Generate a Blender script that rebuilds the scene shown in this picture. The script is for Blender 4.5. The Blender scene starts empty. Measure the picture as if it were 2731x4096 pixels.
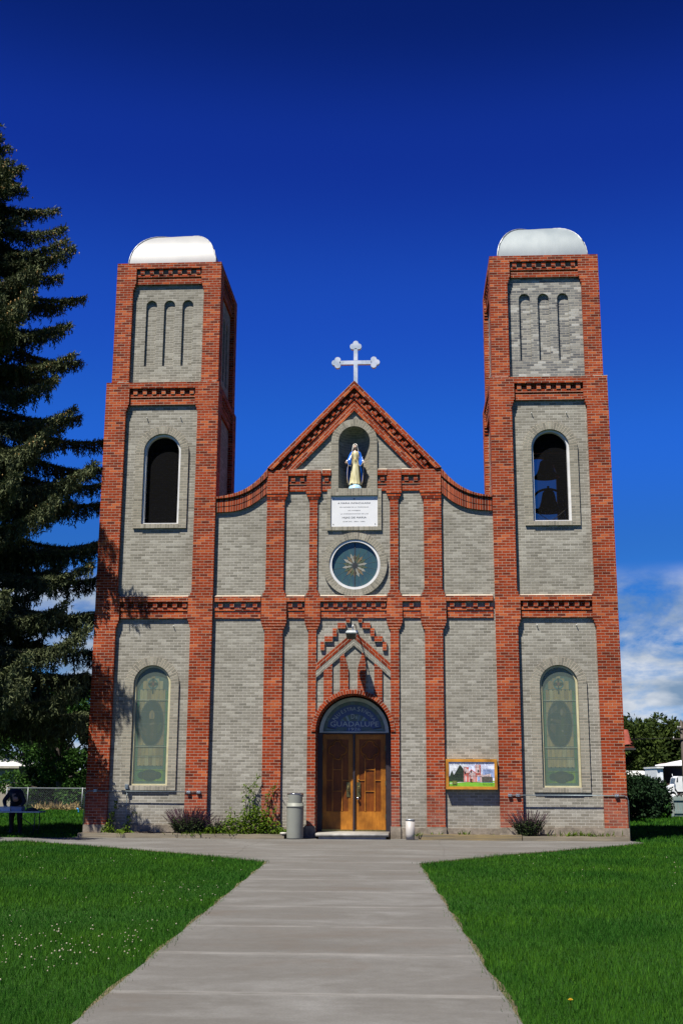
import bpy, math, random
import numpy as np
from mathutils import Vector, Matrix
random.seed(7); rng = np.random.default_rng(7)
PI = math.pi
sc = bpy.context.scene
COL = sc.collection

# ------------------------------------------------------------------ camera
def set_camera():
    cam = bpy.data.cameras.new('camera'); co = bpy.data.objects.new('camera', cam); COL.objects.link(co)
    t, r, yaw = math.radians(12.8094), math.radians(0.278), math.radians(3.328)
    fw = Vector((-math.sin(yaw)*math.cos(t), math.cos(yaw)*math.cos(t), math.sin(t)))
    rt = Vector((math.cos(yaw), math.sin(yaw), 0)); up = rt.cross(fw)
    c, s = math.cos(r), math.sin(r)
    R = rt*c + up*s; U = up*c - rt*s
    M = Matrix((R, U, -fw)).transposed().to_4x4(); M.translation = Vector((1.4927, -29.0, 1.2104))
    co.matrix_world = M
    cam.sensor_fit = 'HORIZONTAL'; cam.sensor_width = 36; cam.lens = 62.34
    cam.clip_start = 0.1; cam.clip_end = 4000
    sc.camera = co
set_camera()

# ------------------------------------------------------------------ sky, sun, exposure
SUN_E, SUN_A = math.radians(60), math.radians(35)      # elevation; angle left of the line from facade to camera
def set_light():
    w = bpy.data.worlds.new("World"); sc.world = w; w.use_nodes = True
    nt = w.node_tree; N = nt.nodes; L = nt.links; N.clear()
    out = N.new('ShaderNodeOutputWorld'); bg = N.new('ShaderNodeBackground'); L.new(bg.outputs[0], out.inputs[0])
    sky = N.new('ShaderNodeTexSky'); sky.sky_type = 'NISHITA'; sky.sun_disc = False
    sky.sun_elevation = SUN_E; sky.sun_rotation = PI + SUN_A
    sky.altitude = 2400; sky.air_density = 1.0; sky.dust_density = 0.2; sky.ozone_density = 4.0
    gam = N.new('ShaderNodeGamma'); gam.inputs[1].default_value = 1.45
    L.new(sky.outputs[0], gam.inputs[0])
    tc0 = N.new('ShaderNodeTexCoord'); s0 = N.new('ShaderNodeSeparateXYZ'); L.new(tc0.outputs['Generated'], s0.inputs[0])
    dr = N.new('ShaderNodeValToRGB'); dr.color_ramp.interpolation = 'EASE'; E = dr.color_ramp.elements     # polarised, deepening overhead
    for i, (p, c) in enumerate(SKYRAMP):
        e = E[i] if i < 2 else E.new(p); e.position = p; e.color = (*c, 1)
    L.new(s0.outputs[2], dr.inputs[0])
    tint = N.new('ShaderNodeMix'); tint.data_type = 'RGBA'; tint.blend_type = 'MULTIPLY'; tint.inputs[0].default_value = 1
    L.new(gam.outputs[0], tint.inputs[6]); L.new(dr.outputs[0], tint.inputs[7])
    # clouds low over the horizon: a flat layer projected on the sky
    tc = N.new('ShaderNodeTexCoord'); sx = N.new('ShaderNodeSeparateXYZ'); L.new(tc.outputs['Generated'], sx.inputs[0])
    def math_(op, a, b=None, c=None):
        n = N.new('ShaderNodeMath'); n.operation = op
        for i, v in enumerate((a, b, c)):
            if v is None: continue
            if isinstance(v, (int, float)): n.inputs[i].default_value = v
            else: L.new(v, n.inputs[i])
        return n.outputs[0]
    zz = math_('ADD', math_('MAXIMUM', sx.outputs[2], 0.0), 0.32)
    px = math_('DIVIDE', sx.outputs[0], zz); py = math_('DIVIDE', sx.outputs[1], zz)
    cb = N.new('ShaderNodeCombineXYZ'); L.new(px, cb.inputs[0]); L.new(py, cb.inputs[1]); cb.inputs[2].default_value = CLOUDSEED
    n1 = N.new('ShaderNodeTexNoise'); n1.inputs['Scale'].default_value = CLOUDSCALE; n1.inputs['Detail'].default_value = 9; n1.inputs['Roughness'].default_value = .63; n1.inputs['Distortion'].default_value = .3
    L.new(cb.outputs[0], n1.inputs['Vector'])
    mr = N.new('ShaderNodeMapRange'); mr.inputs[1].default_value = .38; mr.inputs[2].default_value = .55
    L.new(n1.outputs['Fac'], mr.inputs[0])
    el = N.new('ShaderNodeMapRange'); el.interpolation_type = 'SMOOTHSTEP'; el.inputs[1].default_value = .178; el.inputs[2].default_value = .145; el.inputs[3].default_value = 0; el.inputs[4].default_value = 1
    L.new(sx.outputs[2], el.inputs[0])
    cm = math_('MULTIPLY', math_('MULTIPLY', mr.outputs[0], el.outputs[0]), .92)
    n2 = N.new('ShaderNodeTexNoise'); n2.inputs['Scale'].default_value = 5.5; n2.inputs['Detail'].default_value = 8
    L.new(cb.outputs[0], n2.inputs['Vector'])
    ccol = N.new('ShaderNodeValToRGB'); ccol.color_ramp.elements[0].position = .42; ccol.color_ramp.elements[0].color = CLOUD0; ccol.color_ramp.elements[1].position = .64; ccol.color_ramp.elements[1].color = CLOUD1
    L.new(n2.outputs['Fac'], ccol.inputs[0])
    mx = N.new('ShaderNodeMix'); mx.data_type = 'RGBA'; L.new(cm, mx.inputs[0]); L.new(tint.outputs[2], mx.inputs[6]); L.new(ccol.outputs[0], mx.inputs[7])
    L.new(mx.outputs[2], bg.inputs[0]); bg.inputs[1].default_value = 0.0731
    sl = bpy.data.lights.new('sun', 'SUN'); sl.energy = 5.0; sl.angle = math.radians(.5); sl.color = (1.0, .945, .85)
    so = bpy.data.objects.new('sun', sl); COL.objects.link(so)
    d = Vector((-math.sin(SUN_A)*math.cos(SUN_E), -math.cos(SUN_A)*math.cos(SUN_E), math.sin(SUN_E)))
    so.rotation_euler = d.to_track_quat('Z', 'Y').to_euler(); so.location = d*40
    vs = sc.view_settings; vs.view_transform = 'Standard'; vs.look = 'None'; vs.exposure = 1.0; vs.gamma = 1; vs.use_curve_mapping = False
    sc.cycles.max_bounces = 8; sc.cycles.diffuse_bounces = 1; sc.cycles.transparent_max_bounces = 16
    sc.cycles.sample_clamp_indirect = 4
SKYRAMP = [(0.0, (0.075, 0.135, 0.25)), (1.0, (0.008, 0.0208, 0.0744)), (0.178, (0.0832, 0.215, 0.34)), (0.10, (0.078, 0.165, 0.235)), (0.29, (0.0896, 0.286, 0.5704)), (0.383, (0.0864, 0.2392, 0.6076)), (0.498, (0.0624, 0.1456, 0.496)), (0.59, (0.0336, 0.0858, 0.2976)), (0.72, (0.016, 0.0416, 0.1488))]
CLOUDSCALE = 3.4; CLOUDSEED = 2.0
CLOUD0 = (1.45, 2.15, 3.1, 1); CLOUD1 = (5.0, 5.2, 5.5, 1)
set_light()

# ------------------------------------------------------------------ mesh builder
class MB:
    def __init__(s): s.v = []; s.f = []; s.uv = []; s.m = []; s.sm = []; s.T = None; s.mat = 0; s.smooth = False
    def poly(s, pts, uv=None, m=None, smooth=None):
        if uv is None:
            a = Vector(pts[1]) - Vector(pts[0]); n = Vector((0, 0, 0))
            for i in range(1, len(pts)-1): n += (Vector(pts[i])-Vector(pts[0])).cross(Vector(pts[i+1])-Vector(pts[0]))
            n = [abs(c) for c in n]
            if n[1] >= n[0] and n[1] >= n[2]: uv = [(p[0], p[2]) for p in pts]
            elif n[0] >= n[2]: uv = [(p[1], p[2]) for p in pts]
            else: uv = [(p[0], p[1]) for p in pts]
        b = len(s.v)
        s.v += [s.T(p) if s.T else tuple(p) for p in pts]
        s.f.append(tuple(range(b, b+len(pts)))); s.uv += uv
        s.m.append(s.mat if m is None else m); s.sm.append(s.smooth if smooth is None else smooth)
    def box(s, x0, x1, y0, y1, z0, z1, m=None, skip='', o=None):
        ou, oz = (x0, 0) if o is None else o
        F = lambda pts, uv: s.poly(pts, [(a-ou if k == 0 else a, b) for k, a, b in uv], m)
        if 'f' not in skip: s.poly([(x0,y0,z0),(x1,y0,z0),(x1,y0,z1),(x0,y0,z1)], [(x0-ou,z0),(x1-ou,z0),(x1-ou,z1),(x0-ou,z1)], m)
        if 'b' not in skip: s.poly([(x1,y1,z0),(x0,y1,z0),(x0,y1,z1),(x1,y1,z1)], [(x1-ou,z0),(x0-ou,z0),(x0-ou,z1),(x1-ou,z1)], m)
        if 'l' not in skip: s.poly([(x0,y1,z0),(x0,y0,z0),(x0,y0,z1),(x0,y1,z1)], [(y1-y0,z0),(0,z0),(0,z1),(y1-y0,z1)], m)
        if 'r' not in skip: s.poly([(x1,y0,z0),(x1,y1,z0),(x1,y1,z1),(x1,y0,z1)], [(0,z0),(y1-y0,z0),(y1-y0,z1),(0,z1)], m)
        if 't' not in skip: s.poly([(x0,y0,z1),(x1,y0,z1),(x1,y1,z1),(x0,y1,z1)], None, m)
        if 'd' not in skip: s.poly([(x0,y1,z0),(x1,y1,z0),(x1,y0,z0),(x0,y0,z0)], None, m)
    def prism(s, pts, y0, y1, uvf=None, m=None, back=False):          # pts (x,z) counter-clockwise seen from the front
        uvf = uvf or (lambda x, z: (x, z))
        s.poly([(x,y0,z) for x,z in pts], [uvf(x,z) for x,z in pts], m)
        if back: s.poly([(x,y1,z) for x,z in reversed(pts)], [uvf(x,z) for x,z in reversed(pts)], m)
        n = len(pts)
        for i in range(n):
            (xa,za),(xb,zb) = pts[i], pts[(i+1) % n]; l = math.hypot(xb-xa, zb-za)
            s.poly([(xb,y0,zb),(xa,y0,za),(xa,y1,za),(xb,y1,zb)], [(l,0),(0,0),(0,y1-y0),(l,y1-y0)] if abs(xb-xa) > abs(zb-za) else [(0,zb),(0,za),(y1-y0,za),(y1-y0,zb)], m)
    def ring(s, cx, cz, r0, r1, a0, a1, y0, y1, n=24, m=None, inner=True, outer=True):
        rm = (r0+r1)/2
        for i in range(n):
            A = a0+(a1-a0)*i/n; B = a0+(a1-a0)*(i+1)/n
            p = lambda r, t, y: (cx+r*math.cos(t), y, cz+r*math.sin(t))
            u = lambda r, t: (r-r0+.003, t*rm)
            s.poly([p(r0,A,y0),p(r0,B,y0),p(r1,B,y0),p(r1,A,y0)][::-1], [u(r0,A),u(r0,B),u(r1,B),u(r1,A)][::-1], m)
            if outer: s.poly([p(r1,A,y0),p(r1,A,y1),p(r1,B,y1),p(r1,B,y0)], [(0,A*rm),(y1-y0,A*rm),(y1-y0,B*rm),(0,B*rm)], m)
            if inner: s.poly([p(r0,B,y0),p(r0,B,y1),p(r0,A,y1),p(r0,A,y0)], [(0,B*rm),(y1-y0,B*rm),(y1-y0,A*rm),(0,A*rm)], m)
    def panel_arch(s, u0, u1, z0, z1, d, cx, r, zb, zs, rev, n=20, m=None, mr=None):
        q = lambda a,b,c,e: s.poly([(a,d,c),(b,d,c),(b,d,e),(a,d,e)], None, m)
        if u0 < cx-r: q(u0, cx-r, z0, z1)
        if u1 > cx+r: q(cx+r, u1, z0, z1)
        if zb > z0: q(cx-r, cx+r, z0, zb)
        P = [(cx-r*math.cos(PI*i/n), zs+r*math.sin(PI*i/n)) for i in range(n+1)]
        for (xa,za),(xb,zb_) in zip(P, P[1:]): s.poly([(xa,d,za),(xb,d,zb_),(xb,d,z1),(xa,d,z1)], None, m)
        mr = m if mr is None else mr
        s.poly([(cx-r,d,zb),(cx-r,d+rev,zb),(cx-r,d+rev,zs),(cx-r,d,zs)], [(0,zb),(rev,zb),(rev,zs),(0,zs)], mr)
        s.poly([(cx+r,d+rev,zb),(cx+r,d,zb),(cx+r,d,zs),(cx+r,d+rev,zs)], [(rev,zb),(0,zb),(0,zs),(rev,zs)], mr)
        s.poly([(cx-r,d,zb),(cx+r,d,zb),(cx+r,d+rev,zb),(cx-r,d+rev,zb)], None, mr)
        for i, ((xa,za),(xb,zb_)) in enumerate(zip(P, P[1:])):
            s.poly([(xa,d,za),(xa,d+rev,za),(xb,d+rev,zb_),(xb,d,zb_)], [(0,i*PI*r/n),(rev,i*PI*r/n),(rev,(i+1)*PI*r/n),(0,(i+1)*PI*r/n)], mr)
    def tube(s, pts, r, n=8, m=None, caps=True):
        pts = [Vector(p) for p in pts]; R = r if isinstance(r, (list, tuple)) else [r]*len(pts); rings = []
        for i, p in enumerate(pts):
            d = (pts[min(i+1, len(pts)-1)] - pts[max(i-1, 0)]).normalized()
            a = d.cross(Vector((0,0,1)) if abs(d.z) < .9 else Vector((0,1,0))).normalized(); b = d.cross(a)
            rings.append([tuple(p + (a*math.cos(2*PI*k/n) + b*math.sin(2*PI*k/n))*R[i]) for k in range(n)])
        s.loft(rings, m, caps)
    def loft(s, rings, m=None, caps=True, closed=True, smooth=True):
        k = len(rings[0])
        for i in range(len(rings)-1):
            for j in range(k if closed else k-1):
                a, b, c, d = rings[i][j], rings[i][(j+1) % k], rings[i+1][(j+1) % k], rings[i+1][j]
                s.poly([a, b, c, d], [(j/k, i*.1),((j+1)/k, i*.1),((j+1)/k, (i+1)*.1),(j/k, (i+1)*.1)], m, smooth)
        if caps and closed: s.poly(list(reversed(rings[0])), None, m, False); s.poly(list(rings[-1]), None, m, False)
    def lathe(s, cx, cy, prof, n=24, m=None):                         # prof: (r, z) bottom to top
        s.loft([[(cx+r*math.cos(2*PI*k/n), cy+r*math.sin(2*PI*k/n), z) for k in range(n)] for r, z in prof], m)
    def text(s, string, size, cx, cz, y, m=None, width=None, xscale=1.0, rot=0.0):
        c = bpy.data.curves.new('lettering_curve', 'FONT'); c.body = string; c.size = 1; c.align_x = 'CENTER'; c.align_y = 'CENTER'; c.resolution_u = 3
        o = bpy.data.objects.new('lettering_curve', c); COL.objects.link(o)
        bpy.context.view_layer.update()
        me = bpy.data.meshes.new_from_object(o.evaluated_get(bpy.context.evaluated_depsgraph_get()))
        xs = [v.co.x for v in me.vertices] or [0]
        k = size*xscale if width is None else width/max(max(xs)-min(xs), 1e-6)
        cr, sr = math.cos(rot), math.sin(rot)
        P = [(v.co.x*k, v.co.y*size) for v in me.vertices]
        P = [(cx + a*cr - b*sr, y, cz + a*sr + b*cr) for a, b in P]
        for p in me.polygons: s.poly([P[i] for i in p.vertices], None, m)
        bpy.data.objects.remove(o); bpy.data.meshes.remove(me); bpy.data.curves.remove(c)
    def build(s, name, mats, parent=None, merge=True):
        me = bpy.data.meshes.new(name); me.from_pydata(s.v, [], s.f)
        uvl = me.uv_layers.new(name='UVMap')
        flat = np.array(s.uv, dtype=np.float32).ravel(); uvl.data.foreach_set('uv', flat)
        me.polygons.foreach_set('material_index', s.m); me.polygons.foreach_set('use_smooth', s.sm)
        for mt in (mats if isinstance(mats, (list, tuple)) else [mats]): me.materials.append(mt)
        if any(s.sm) and merge:
            import bmesh
            bm = bmesh.new(); bm.from_mesh(me); bmesh.ops.remove_doubles(bm, verts=bm.verts, dist=1e-5); bm.to_mesh(me); bm.free()
        me.update()
        o = bpy.data.objects.new(name, me); COL.objects.link(o)
        if parent: o.parent = parent; o.matrix_parent_inverse = parent.matrix_world.inverted()
        return o
def tag(o, label=None, cat=None, group=None, kind=None):
    for k, v in (('label', label), ('category', cat), ('group', group), ('kind', kind)):
        if v: o[k] = v
    return o
def empty(name, loc, label=None, cat=None, group=None, kind=None):
    o = bpy.data.objects.new(name, None); COL.objects.link(o); o.location = loc; o.empty_display_size = .2
    bpy.context.view_layer.update()
    return tag(o, label, cat, group, kind)
def front(ox, oy): return lambda p: (ox+p[0], oy+p[1], p[2])
def right(ox, oy): return lambda p: (ox-p[1], oy+p[0], p[2])
def left(ox, oy): return lambda p: (ox+p[1], oy-p[0], p[2])
def back(ox, oy): return lambda p: (ox-p[0], oy-p[1], p[2])

# ------------------------------------------------------------------ materials
def base_mat(name, rough=.8, metal=0.0, spec=.5):
    m = bpy.data.materials.new(name); m.use_nodes = True
    b = m.node_tree.nodes['Principled BSDF']; b.inputs['Roughness'].default_value = rough; b.inputs['Metallic'].default_value = metal
    b.inputs['Specular IOR Level'].default_value = spec
    return m, m.node_tree.nodes, m.node_tree.links, b
def c4(c): return (c[0], c[1], c[2], 1)
def mixc(N, L, fac, a, b, mode='MIX'):
    n = N.new('ShaderNodeMix'); n.data_type = 'RGBA'; n.blend_type = mode
    for i, v in ((0, fac), (6, a), (7, b)):
        if isinstance(v, (int, float)): n.inputs[i].default_value = v
        elif isinstance(v, tuple): n.inputs[i].default_value = c4(v)
        else: L.new(v, n.inputs[i])
    return n.outputs[2]
def noise(N, L, vec, scale, detail=5, rough=.55, dist=0):
    n = N.new('ShaderNodeTexNoise'); n.inputs['Scale'].default_value = scale; n.inputs['Detail'].default_value = detail; n.inputs['Roughness'].default_value = rough; n.inputs['Distortion'].default_value = dist
    L.new(vec, n.inputs['Vector']); return n
def ramp(N, L, fac, lo, hi):
    n = N.new('ShaderNodeMapRange'); n.inputs[1].default_value = lo; n.inputs[2].default_value = hi; L.new(fac, n.inputs[0]); return n.outputs[0]
def bump(N, L, b, h, strength=.4, dist=.01):
    n = N.new('ShaderNodeBump'); n.inputs['Strength'].default_value = strength; n.inputs['Distance'].default_value = dist; L.new(h, n.inputs['Height']); L.new(n.outputs[0], b.inputs['Normal'])
def mapping(N, L, vec, scale, rot=(0,0,0)):
    n = N.new('ShaderNodeMapping'); n.inputs['Scale'].default_value = scale; n.inputs['Rotation'].default_value = rot; L.new(vec, n.inputs['Vector']); return n.outputs[0]
def pmat(name, c1, c2=None, rough=.75, metal=0.0, scale=6, stretch=(1,1,1), bmp=0.0, bscale=40, spec=.5, lo=.35, hi=.65):
    m, N, L, b = base_mat(name, rough, metal, spec)
    tc = N.new('ShaderNodeTexCoord'); v = mapping(N, L, tc.outputs['Object'], stretch)
    c2 = c2 or tuple(x*.8 for x in c1)
    n = noise(N, L, v, scale)
    L.new(mixc(N, L, ramp(N, L, n.outputs['Fac'], lo, hi), c1, c2), b.inputs['Base Color'])
    if bmp: bump(N, L, b, noise(N, L, v, bscale).outputs['Fac'], bmp)
    return m
def brick_mat(name, c1, c2, mortar, dark, light, ms=.0055, bw=.2, bh=.068, rough=.85, blotch=.5, soot=(.5,.5,.5), splash=None, sz=1.0):
    m, N, L, b = base_mat(name, rough, 0, .1)
    uv = N.new('ShaderNodeUVMap'); uv.uv_map = 'UVMap'
    geo = N.new('ShaderNodeNewGeometry')
    wob = noise(N, L, uv.outputs[0], 9, 2)
    ad = N.new('ShaderNodeVectorMath'); ad.operation = 'MULTIPLY_ADD'; ad.inputs[1].default_value = (.008,.006,0)
    L.new(wob.outputs['Color'], ad.inputs[0]); L.new(uv.outputs[0], ad.inputs[2])
    br = N.new('ShaderNodeTexBrick'); br.inputs['Scale'].default_value = 1; br.inputs['Brick Width'].default_value = bw; br.inputs['Row Height'].default_value = bh
    br.inputs['Mortar Size'].default_value = ms; br.inputs['Mortar Smooth'].default_value = .25; br.inputs['Bias'].default_value = 0
    br.inputs['Color1'].default_value = (0,0,0,1); br.inputs['Color2'].default_value = (1,1,1,1); br.inputs['Mortar'].default_value = (.5,.5,.5,1)
    L.new(ad.outputs[0], br.inputs['Vector'])
    rmp = N.new('ShaderNodeValToRGB'); E = rmp.color_ramp.elements
    E[0].position = 0; E[0].color = c4(dark); E[1].position = 1; E[1].color = c4(light)
    e = E.new(.25); e.color = c4(c1); e = E.new(.78); e.color = c4(c2)
    L.new(br.outputs['Color'], rmp.inputs[0])
    fine = noise(N, L, geo.outputs['Position'], 30, 4)
    col = mixc(N, L, mapr(N, L, fine.outputs['Fac'], .3, .75, 0, .35), rmp.outputs[0], tuple(x*.6 for x in c1))
    big = noise(N, L, geo.outputs['Position'], .9, 5)
    col = mixc(N, L, mapr(N, L, big.outputs['Fac'], .45, .75, 0, blotch), col, mixc(N, L, 1.0, col, soot, 'MULTIPLY'))
    if splash:                                                           # salts and splashed dirt low on the wall
        sxyz = N.new('ShaderNodeSeparateXYZ'); L.new(geo.outputs['Position'], sxyz.inputs[0])
        sn = noise(N, L, geo.outputs['Position'], 3.2, 6, .65); mm = N.new('ShaderNodeMath'); mm.operation = 'MULTIPLY'
        L.new(mapr(N, L, sxyz.outputs[2], sz, .05, 0, 1), mm.inputs[0]); L.new(mapr(N, L, sn.outputs['Fac'], .36, .62, .1, .75), mm.inputs[1])
        col = mixc(N, L, mm.outputs[0], col, splash)
    mcol = mixc(N, L, ramp(N, L, big.outputs['Fac'], .35, .65), mortar, tuple(x*.72 for x in mortar))
    L.new(mixc(N, L, br.outputs['Fac'], col, mcol), b.inputs['Base Color'])
    inv = N.new('ShaderNodeMath'); inv.operation = 'SUBTRACT'; inv.inputs[0].default_value = 1; L.new(br.outputs['Fac'], inv.inputs[1])
    h = N.new('ShaderNodeMath'); h.operation = 'MULTIPLY_ADD'; h.inputs[1].default_value = .25; L.new(fine.outputs['Fac'], h.inputs[0]); L.new(inv.outputs[0], h.inputs[2])
    bump(N, L, b, h.outputs[0], .7, .008)
    return m
def mapr(N, L, fac, a, b_, c, d):
    n = N.new('ShaderNodeMapRange'); 
    for i, v in zip((1,2,3,4), (a,b_,c,d)): n.inputs[i].default_value = v
    L.new(fac, n.inputs[0]); return n.outputs[0]
M = {}
M['red'] = brick_mat('red_brick', (.205,.029,.008), (.300,.044,.011), (.375,.315,.24), (.088,.014,.007), (.44,.112,.036), ms=.0044, blotch=.7, soot=(.50,.43,.38), splash=(.26,.115,.085), sz=1.35)
M['grey'] = brick_mat('grey_brick', (.200,.190,.158), (.238,.228,.192), (.44,.42,.365), (.150,.143,.118), (.325,.315,.270), ms=.0056, blotch=.45, soot=(.68,.65,.60), splash=(.20,.168,.125), sz=.55)
M['mixed'] = brick_mat('mixed_grey_brick', (.150,.153,.152), (.245,.240,.215), (.42,.39,.33), (.095,.098,.104), (.42,.42,.395), ms=.0056, blotch=.3, soot=(.75,.75,.75))
M['warmgrey'] = brick_mat('warm_grey_brick', (0.2106,0.2006,0.1608), (0.2603,0.2489,0.2029), (0.3981,0.3522,0.2794), (0.1608,0.1531,0.1264), (0.3216,0.31,0.2603), ms=.0062, blotch=.3, soot=(0.5512,0.5359,0.5053))
M['mortar'] = pmat('mortar', (0.3522,0.3139,0.2526), (0.2756,0.2373,0.1837), bmp=.4, bscale=30)
M['concrete'] = pmat('foundation_concrete', (.235,.20,.155), (.125,.104,.078), scale=5, bmp=.9, bscale=14, rough=.95)
M['white'] = pmat('white_paint', (0.6125,0.6125,0.5972), (0.4747,0.4823,0.49), rough=.5, scale=4)
M['cream'] = pmat('cream_paint', (0.4747,0.444,0.2756), (0.3828,0.3445,0.1991), rough=.55, scale=5)
M['black'] = pmat('dark_interior', (.012,.011,.010), (.006,.006,.006), rough=.9)
M['brass'] = pmat('brass', (.42,.31,.10), (.25,.19,.07), rough=.32, metal=1, scale=20)
M['agedbrass'] = pmat('aged_brass', (.16,.14,.06), (.09,.085,.04), rough=.45, metal=.8, scale=30)
M['galv'] = pmat('galvanised_steel', (0.3828,0.4134,0.4364), (0.2756,0.3062,0.3292), rough=.38, metal=.75, scale=12)
M['galvblue'] = pmat('galvanised_pipe', (0.1837,0.222,0.2373), (0.1302,0.1684,0.1837), rough=.45, metal=.6, scale=12)
M['dome'] = pmat('aluminium_paint_skylit', (.235,.270,.285), (.185,.220,.240), rough=.5, metal=.12, scale=2.2, stretch=(1,1,.35), bmp=.12, bscale=5)  # right dome: blue of the sky's reflection put into the paint colour
M['dome_sunlit'] = pmat('aluminium_paint_sunlit', (.285,.286,.286), (.245,.252,.256), rough=.5, metal=.05, scale=2.0, stretch=(1,1,.35), bmp=.10, bscale=5)  # left dome, same metal: white of the sun's reflection put into the colour
M['seam'] = pmat('seam_metal', (.45,.48,.50), (.18,.19,.20), rough=.5, metal=.6, scale=9)
M['bell'] = pmat('bell_bronze', (.035,.03,.025), (.02,.017,.014), rough=.5, metal=.5)
M['stepc'] = pmat('step_concrete', (0.2756,0.268,0.245), (0.1991,0.1914,0.1723), scale=7, bmp=.3, bscale=60)
M['soil'] = pmat('soil', (.085,.065,.045), (.045,.034,.024), scale=9, bmp=1, bscale=25, rough=1)
M['timber'] = pmat('weathered_timber', (.21,.155,.065), (.105,.088,.06), scale=3, stretch=(.4,4,9), bmp=.3, bscale=20)
M['timbergrey'] = pmat('grey_weathered_timber', (.20,.17,.115), (.11,.095,.068), scale=3, stretch=(.4,4,9), bmp=.3, bscale=20)
M['tile'] = pmat('terracotta', (.20,.038,.022), (.13,.024,.014), scale=7, rough=.8)
def wood(name, a, b_, stretch=(14,14,1.1)):
    m, N, L, b = base_mat(name, .45, 0, .25)
    tc = N.new('ShaderNodeTexCoord'); v = mapping(N, L, tc.outputs['Object'], stretch)
    n = noise(N, L, v, 2.2, 6, .6, 1.6)
    n2 = noise(N, L, tc.outputs['Object'], 2.5, 3)
    c = mixc(N, L, ramp(N, L, n.outputs['Fac'], .33, .66), a, b_)
    L.new(mixc(N, L, mapr(N, L, n2.outputs['Fac'], .38, .66, 0, .75), c, tuple(x*.42 for x in b_)), b.inputs['Base Color'])
    bump(N, L, b, n.outputs['Fac'], .12, .004)
    return m
M['door'] = wood('varnished_wood', (0.4232,0.1702,0.0184), (0.276,0.0966,0.0092))
M['doorp'] = wood('varnished_panel_wood', (0.2024,0.057,0.0046), (0.1196,0.0313,0.0028))
M['signw'] = wood('honey_pine', (.55,.26,.035), (.42,.185,.022), (2,14,14))

def path_mat():
    m, N, L, b = base_mat('walk_concrete', .85, 0, .3)
    geo = N.new('ShaderNodeNewGeometry'); P = geo.outputs['Position']
    a = noise(N, L, mapping(N, L, P, (.45, 1.1, 1)), 1.0, 8, .68, .25)
    bb = noise(N, L, mapping(N, L, P, (.6, .9, 1)), 1.0, 7, .66, .5)
    sp = noise(N, L, P, 60, 3, .7); md = noise(N, L, P, 9, 6, .7)
    c = mixc(N, L, ramp(N, L, a.outputs['Fac'], .36, .66), (.092,.088,.081), (.115,.112,.106))
    c = mixc(N, L, mapr(N, L, md.outputs['Fac'], .42, .70, 0, .40), c, (.070,.065,.058))
    c = mixc(N, L, mapr(N, L, bb.outputs['Fac'], .50, .74, 0, .80), c, (.172,.172,.168))
    c = mixc(N, L, mapr(N, L, bb.outputs['Fac'], .46, .30, 0, .60), c, (.088,.072,.058))
    band = noise(N, L, mapping(N, L, P, (.05, 7.0, 1)), 1.0, 5, .65)
    c = mixc(N, L, mapr(N, L, band.outputs['Fac'], .54, .76, 0, .16), c, (.155,.154,.15))
    c = mixc(N, L, mapr(N, L, band.outputs['Fac'], .46, .30, 0, .16), c, (.068,.062,.055))
    c = mixc(N, L, mapr(N, L, sp.outputs['Fac'], .35, .7, 0, .38), c, (.062,.059,.054))
    # joints every 1.83 m across the walk
    sy = N.new('ShaderNodeSeparateXYZ'); L.new(P, sy.inputs[0])
    wv = noise(N, L, mapping(N, L, P, (.8,.8,1)), 1.5, 2); jn = noise(N, L, mapping(N, L, P, (1.3,4,1)), 1.6, 5, .7)
    def mt(op, *v):
        n = N.new('ShaderNodeMath'); n.operation = op
        for i, q in enumerate(v):
            if isinstance(q, (int, float)): n.inputs[i].default_value = q
            else: L.new(q, n.inputs[i])
        return n.outputs[0]
    yy = mt('ADD', mt('MULTIPLY', wv.outputs['Fac'], .012), mt('ADD', sy.outputs[1], 10.14+.0))
    fr = mt('ABSOLUTE', mt('SUBTRACT', mt('FRACT', mt('ADD', mt('DIVIDE', yy, 1.80), 100.5)), .5))
    jl = mapr(N, L, fr, .010, .050, 1, 0)
    c = mixc(N, L, mt('MULTIPLY', mt('MULTIPLY', jl, mapr(N, L, jn.outputs['Fac'], .36, .64, .12, 1)), .62), c, (0.1997,0.1955,0.187))
    jd = mapr(N, L, fr, .003, .0055, 1, 0)
    c = mixc(N, L, mt('MULTIPLY', mt('MULTIPLY', jd, mapr(N, L, jn.outputs['Fac'], .66, .44, .35, 1)), 1.0), c, (0.0765,0.0723,0.0638))
    L.new(c, b.inputs['Base Color']); bump(N, L, b, sp.outputs['Fac'], .25, .004)
    return m
M['walk'] = path_mat()
def grass_ground():
    m, N, L, b = base_mat('turf', .95, 0, .1)
    geo = N.new('ShaderNodeNewGeometry'); P = geo.outputs['Position']
    a = noise(N, L, P, .5, 6); f = noise(N, L, P, 25, 4)
    c = mixc(N, L, ramp(N, L, a.outputs['Fac'], .35, .65), (.014,.055,.005), (.026,.080,.008))
    c = mixc(N, L, ramp(N, L, f.outputs['Fac'], .35, .7), c, (.010,.026,.005))
    L.new(c, b.inputs['Base Color']); bump(N, L, b, f.outputs['Fac'], .8, .05)
    return m
M['turf'] = grass_ground()
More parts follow.
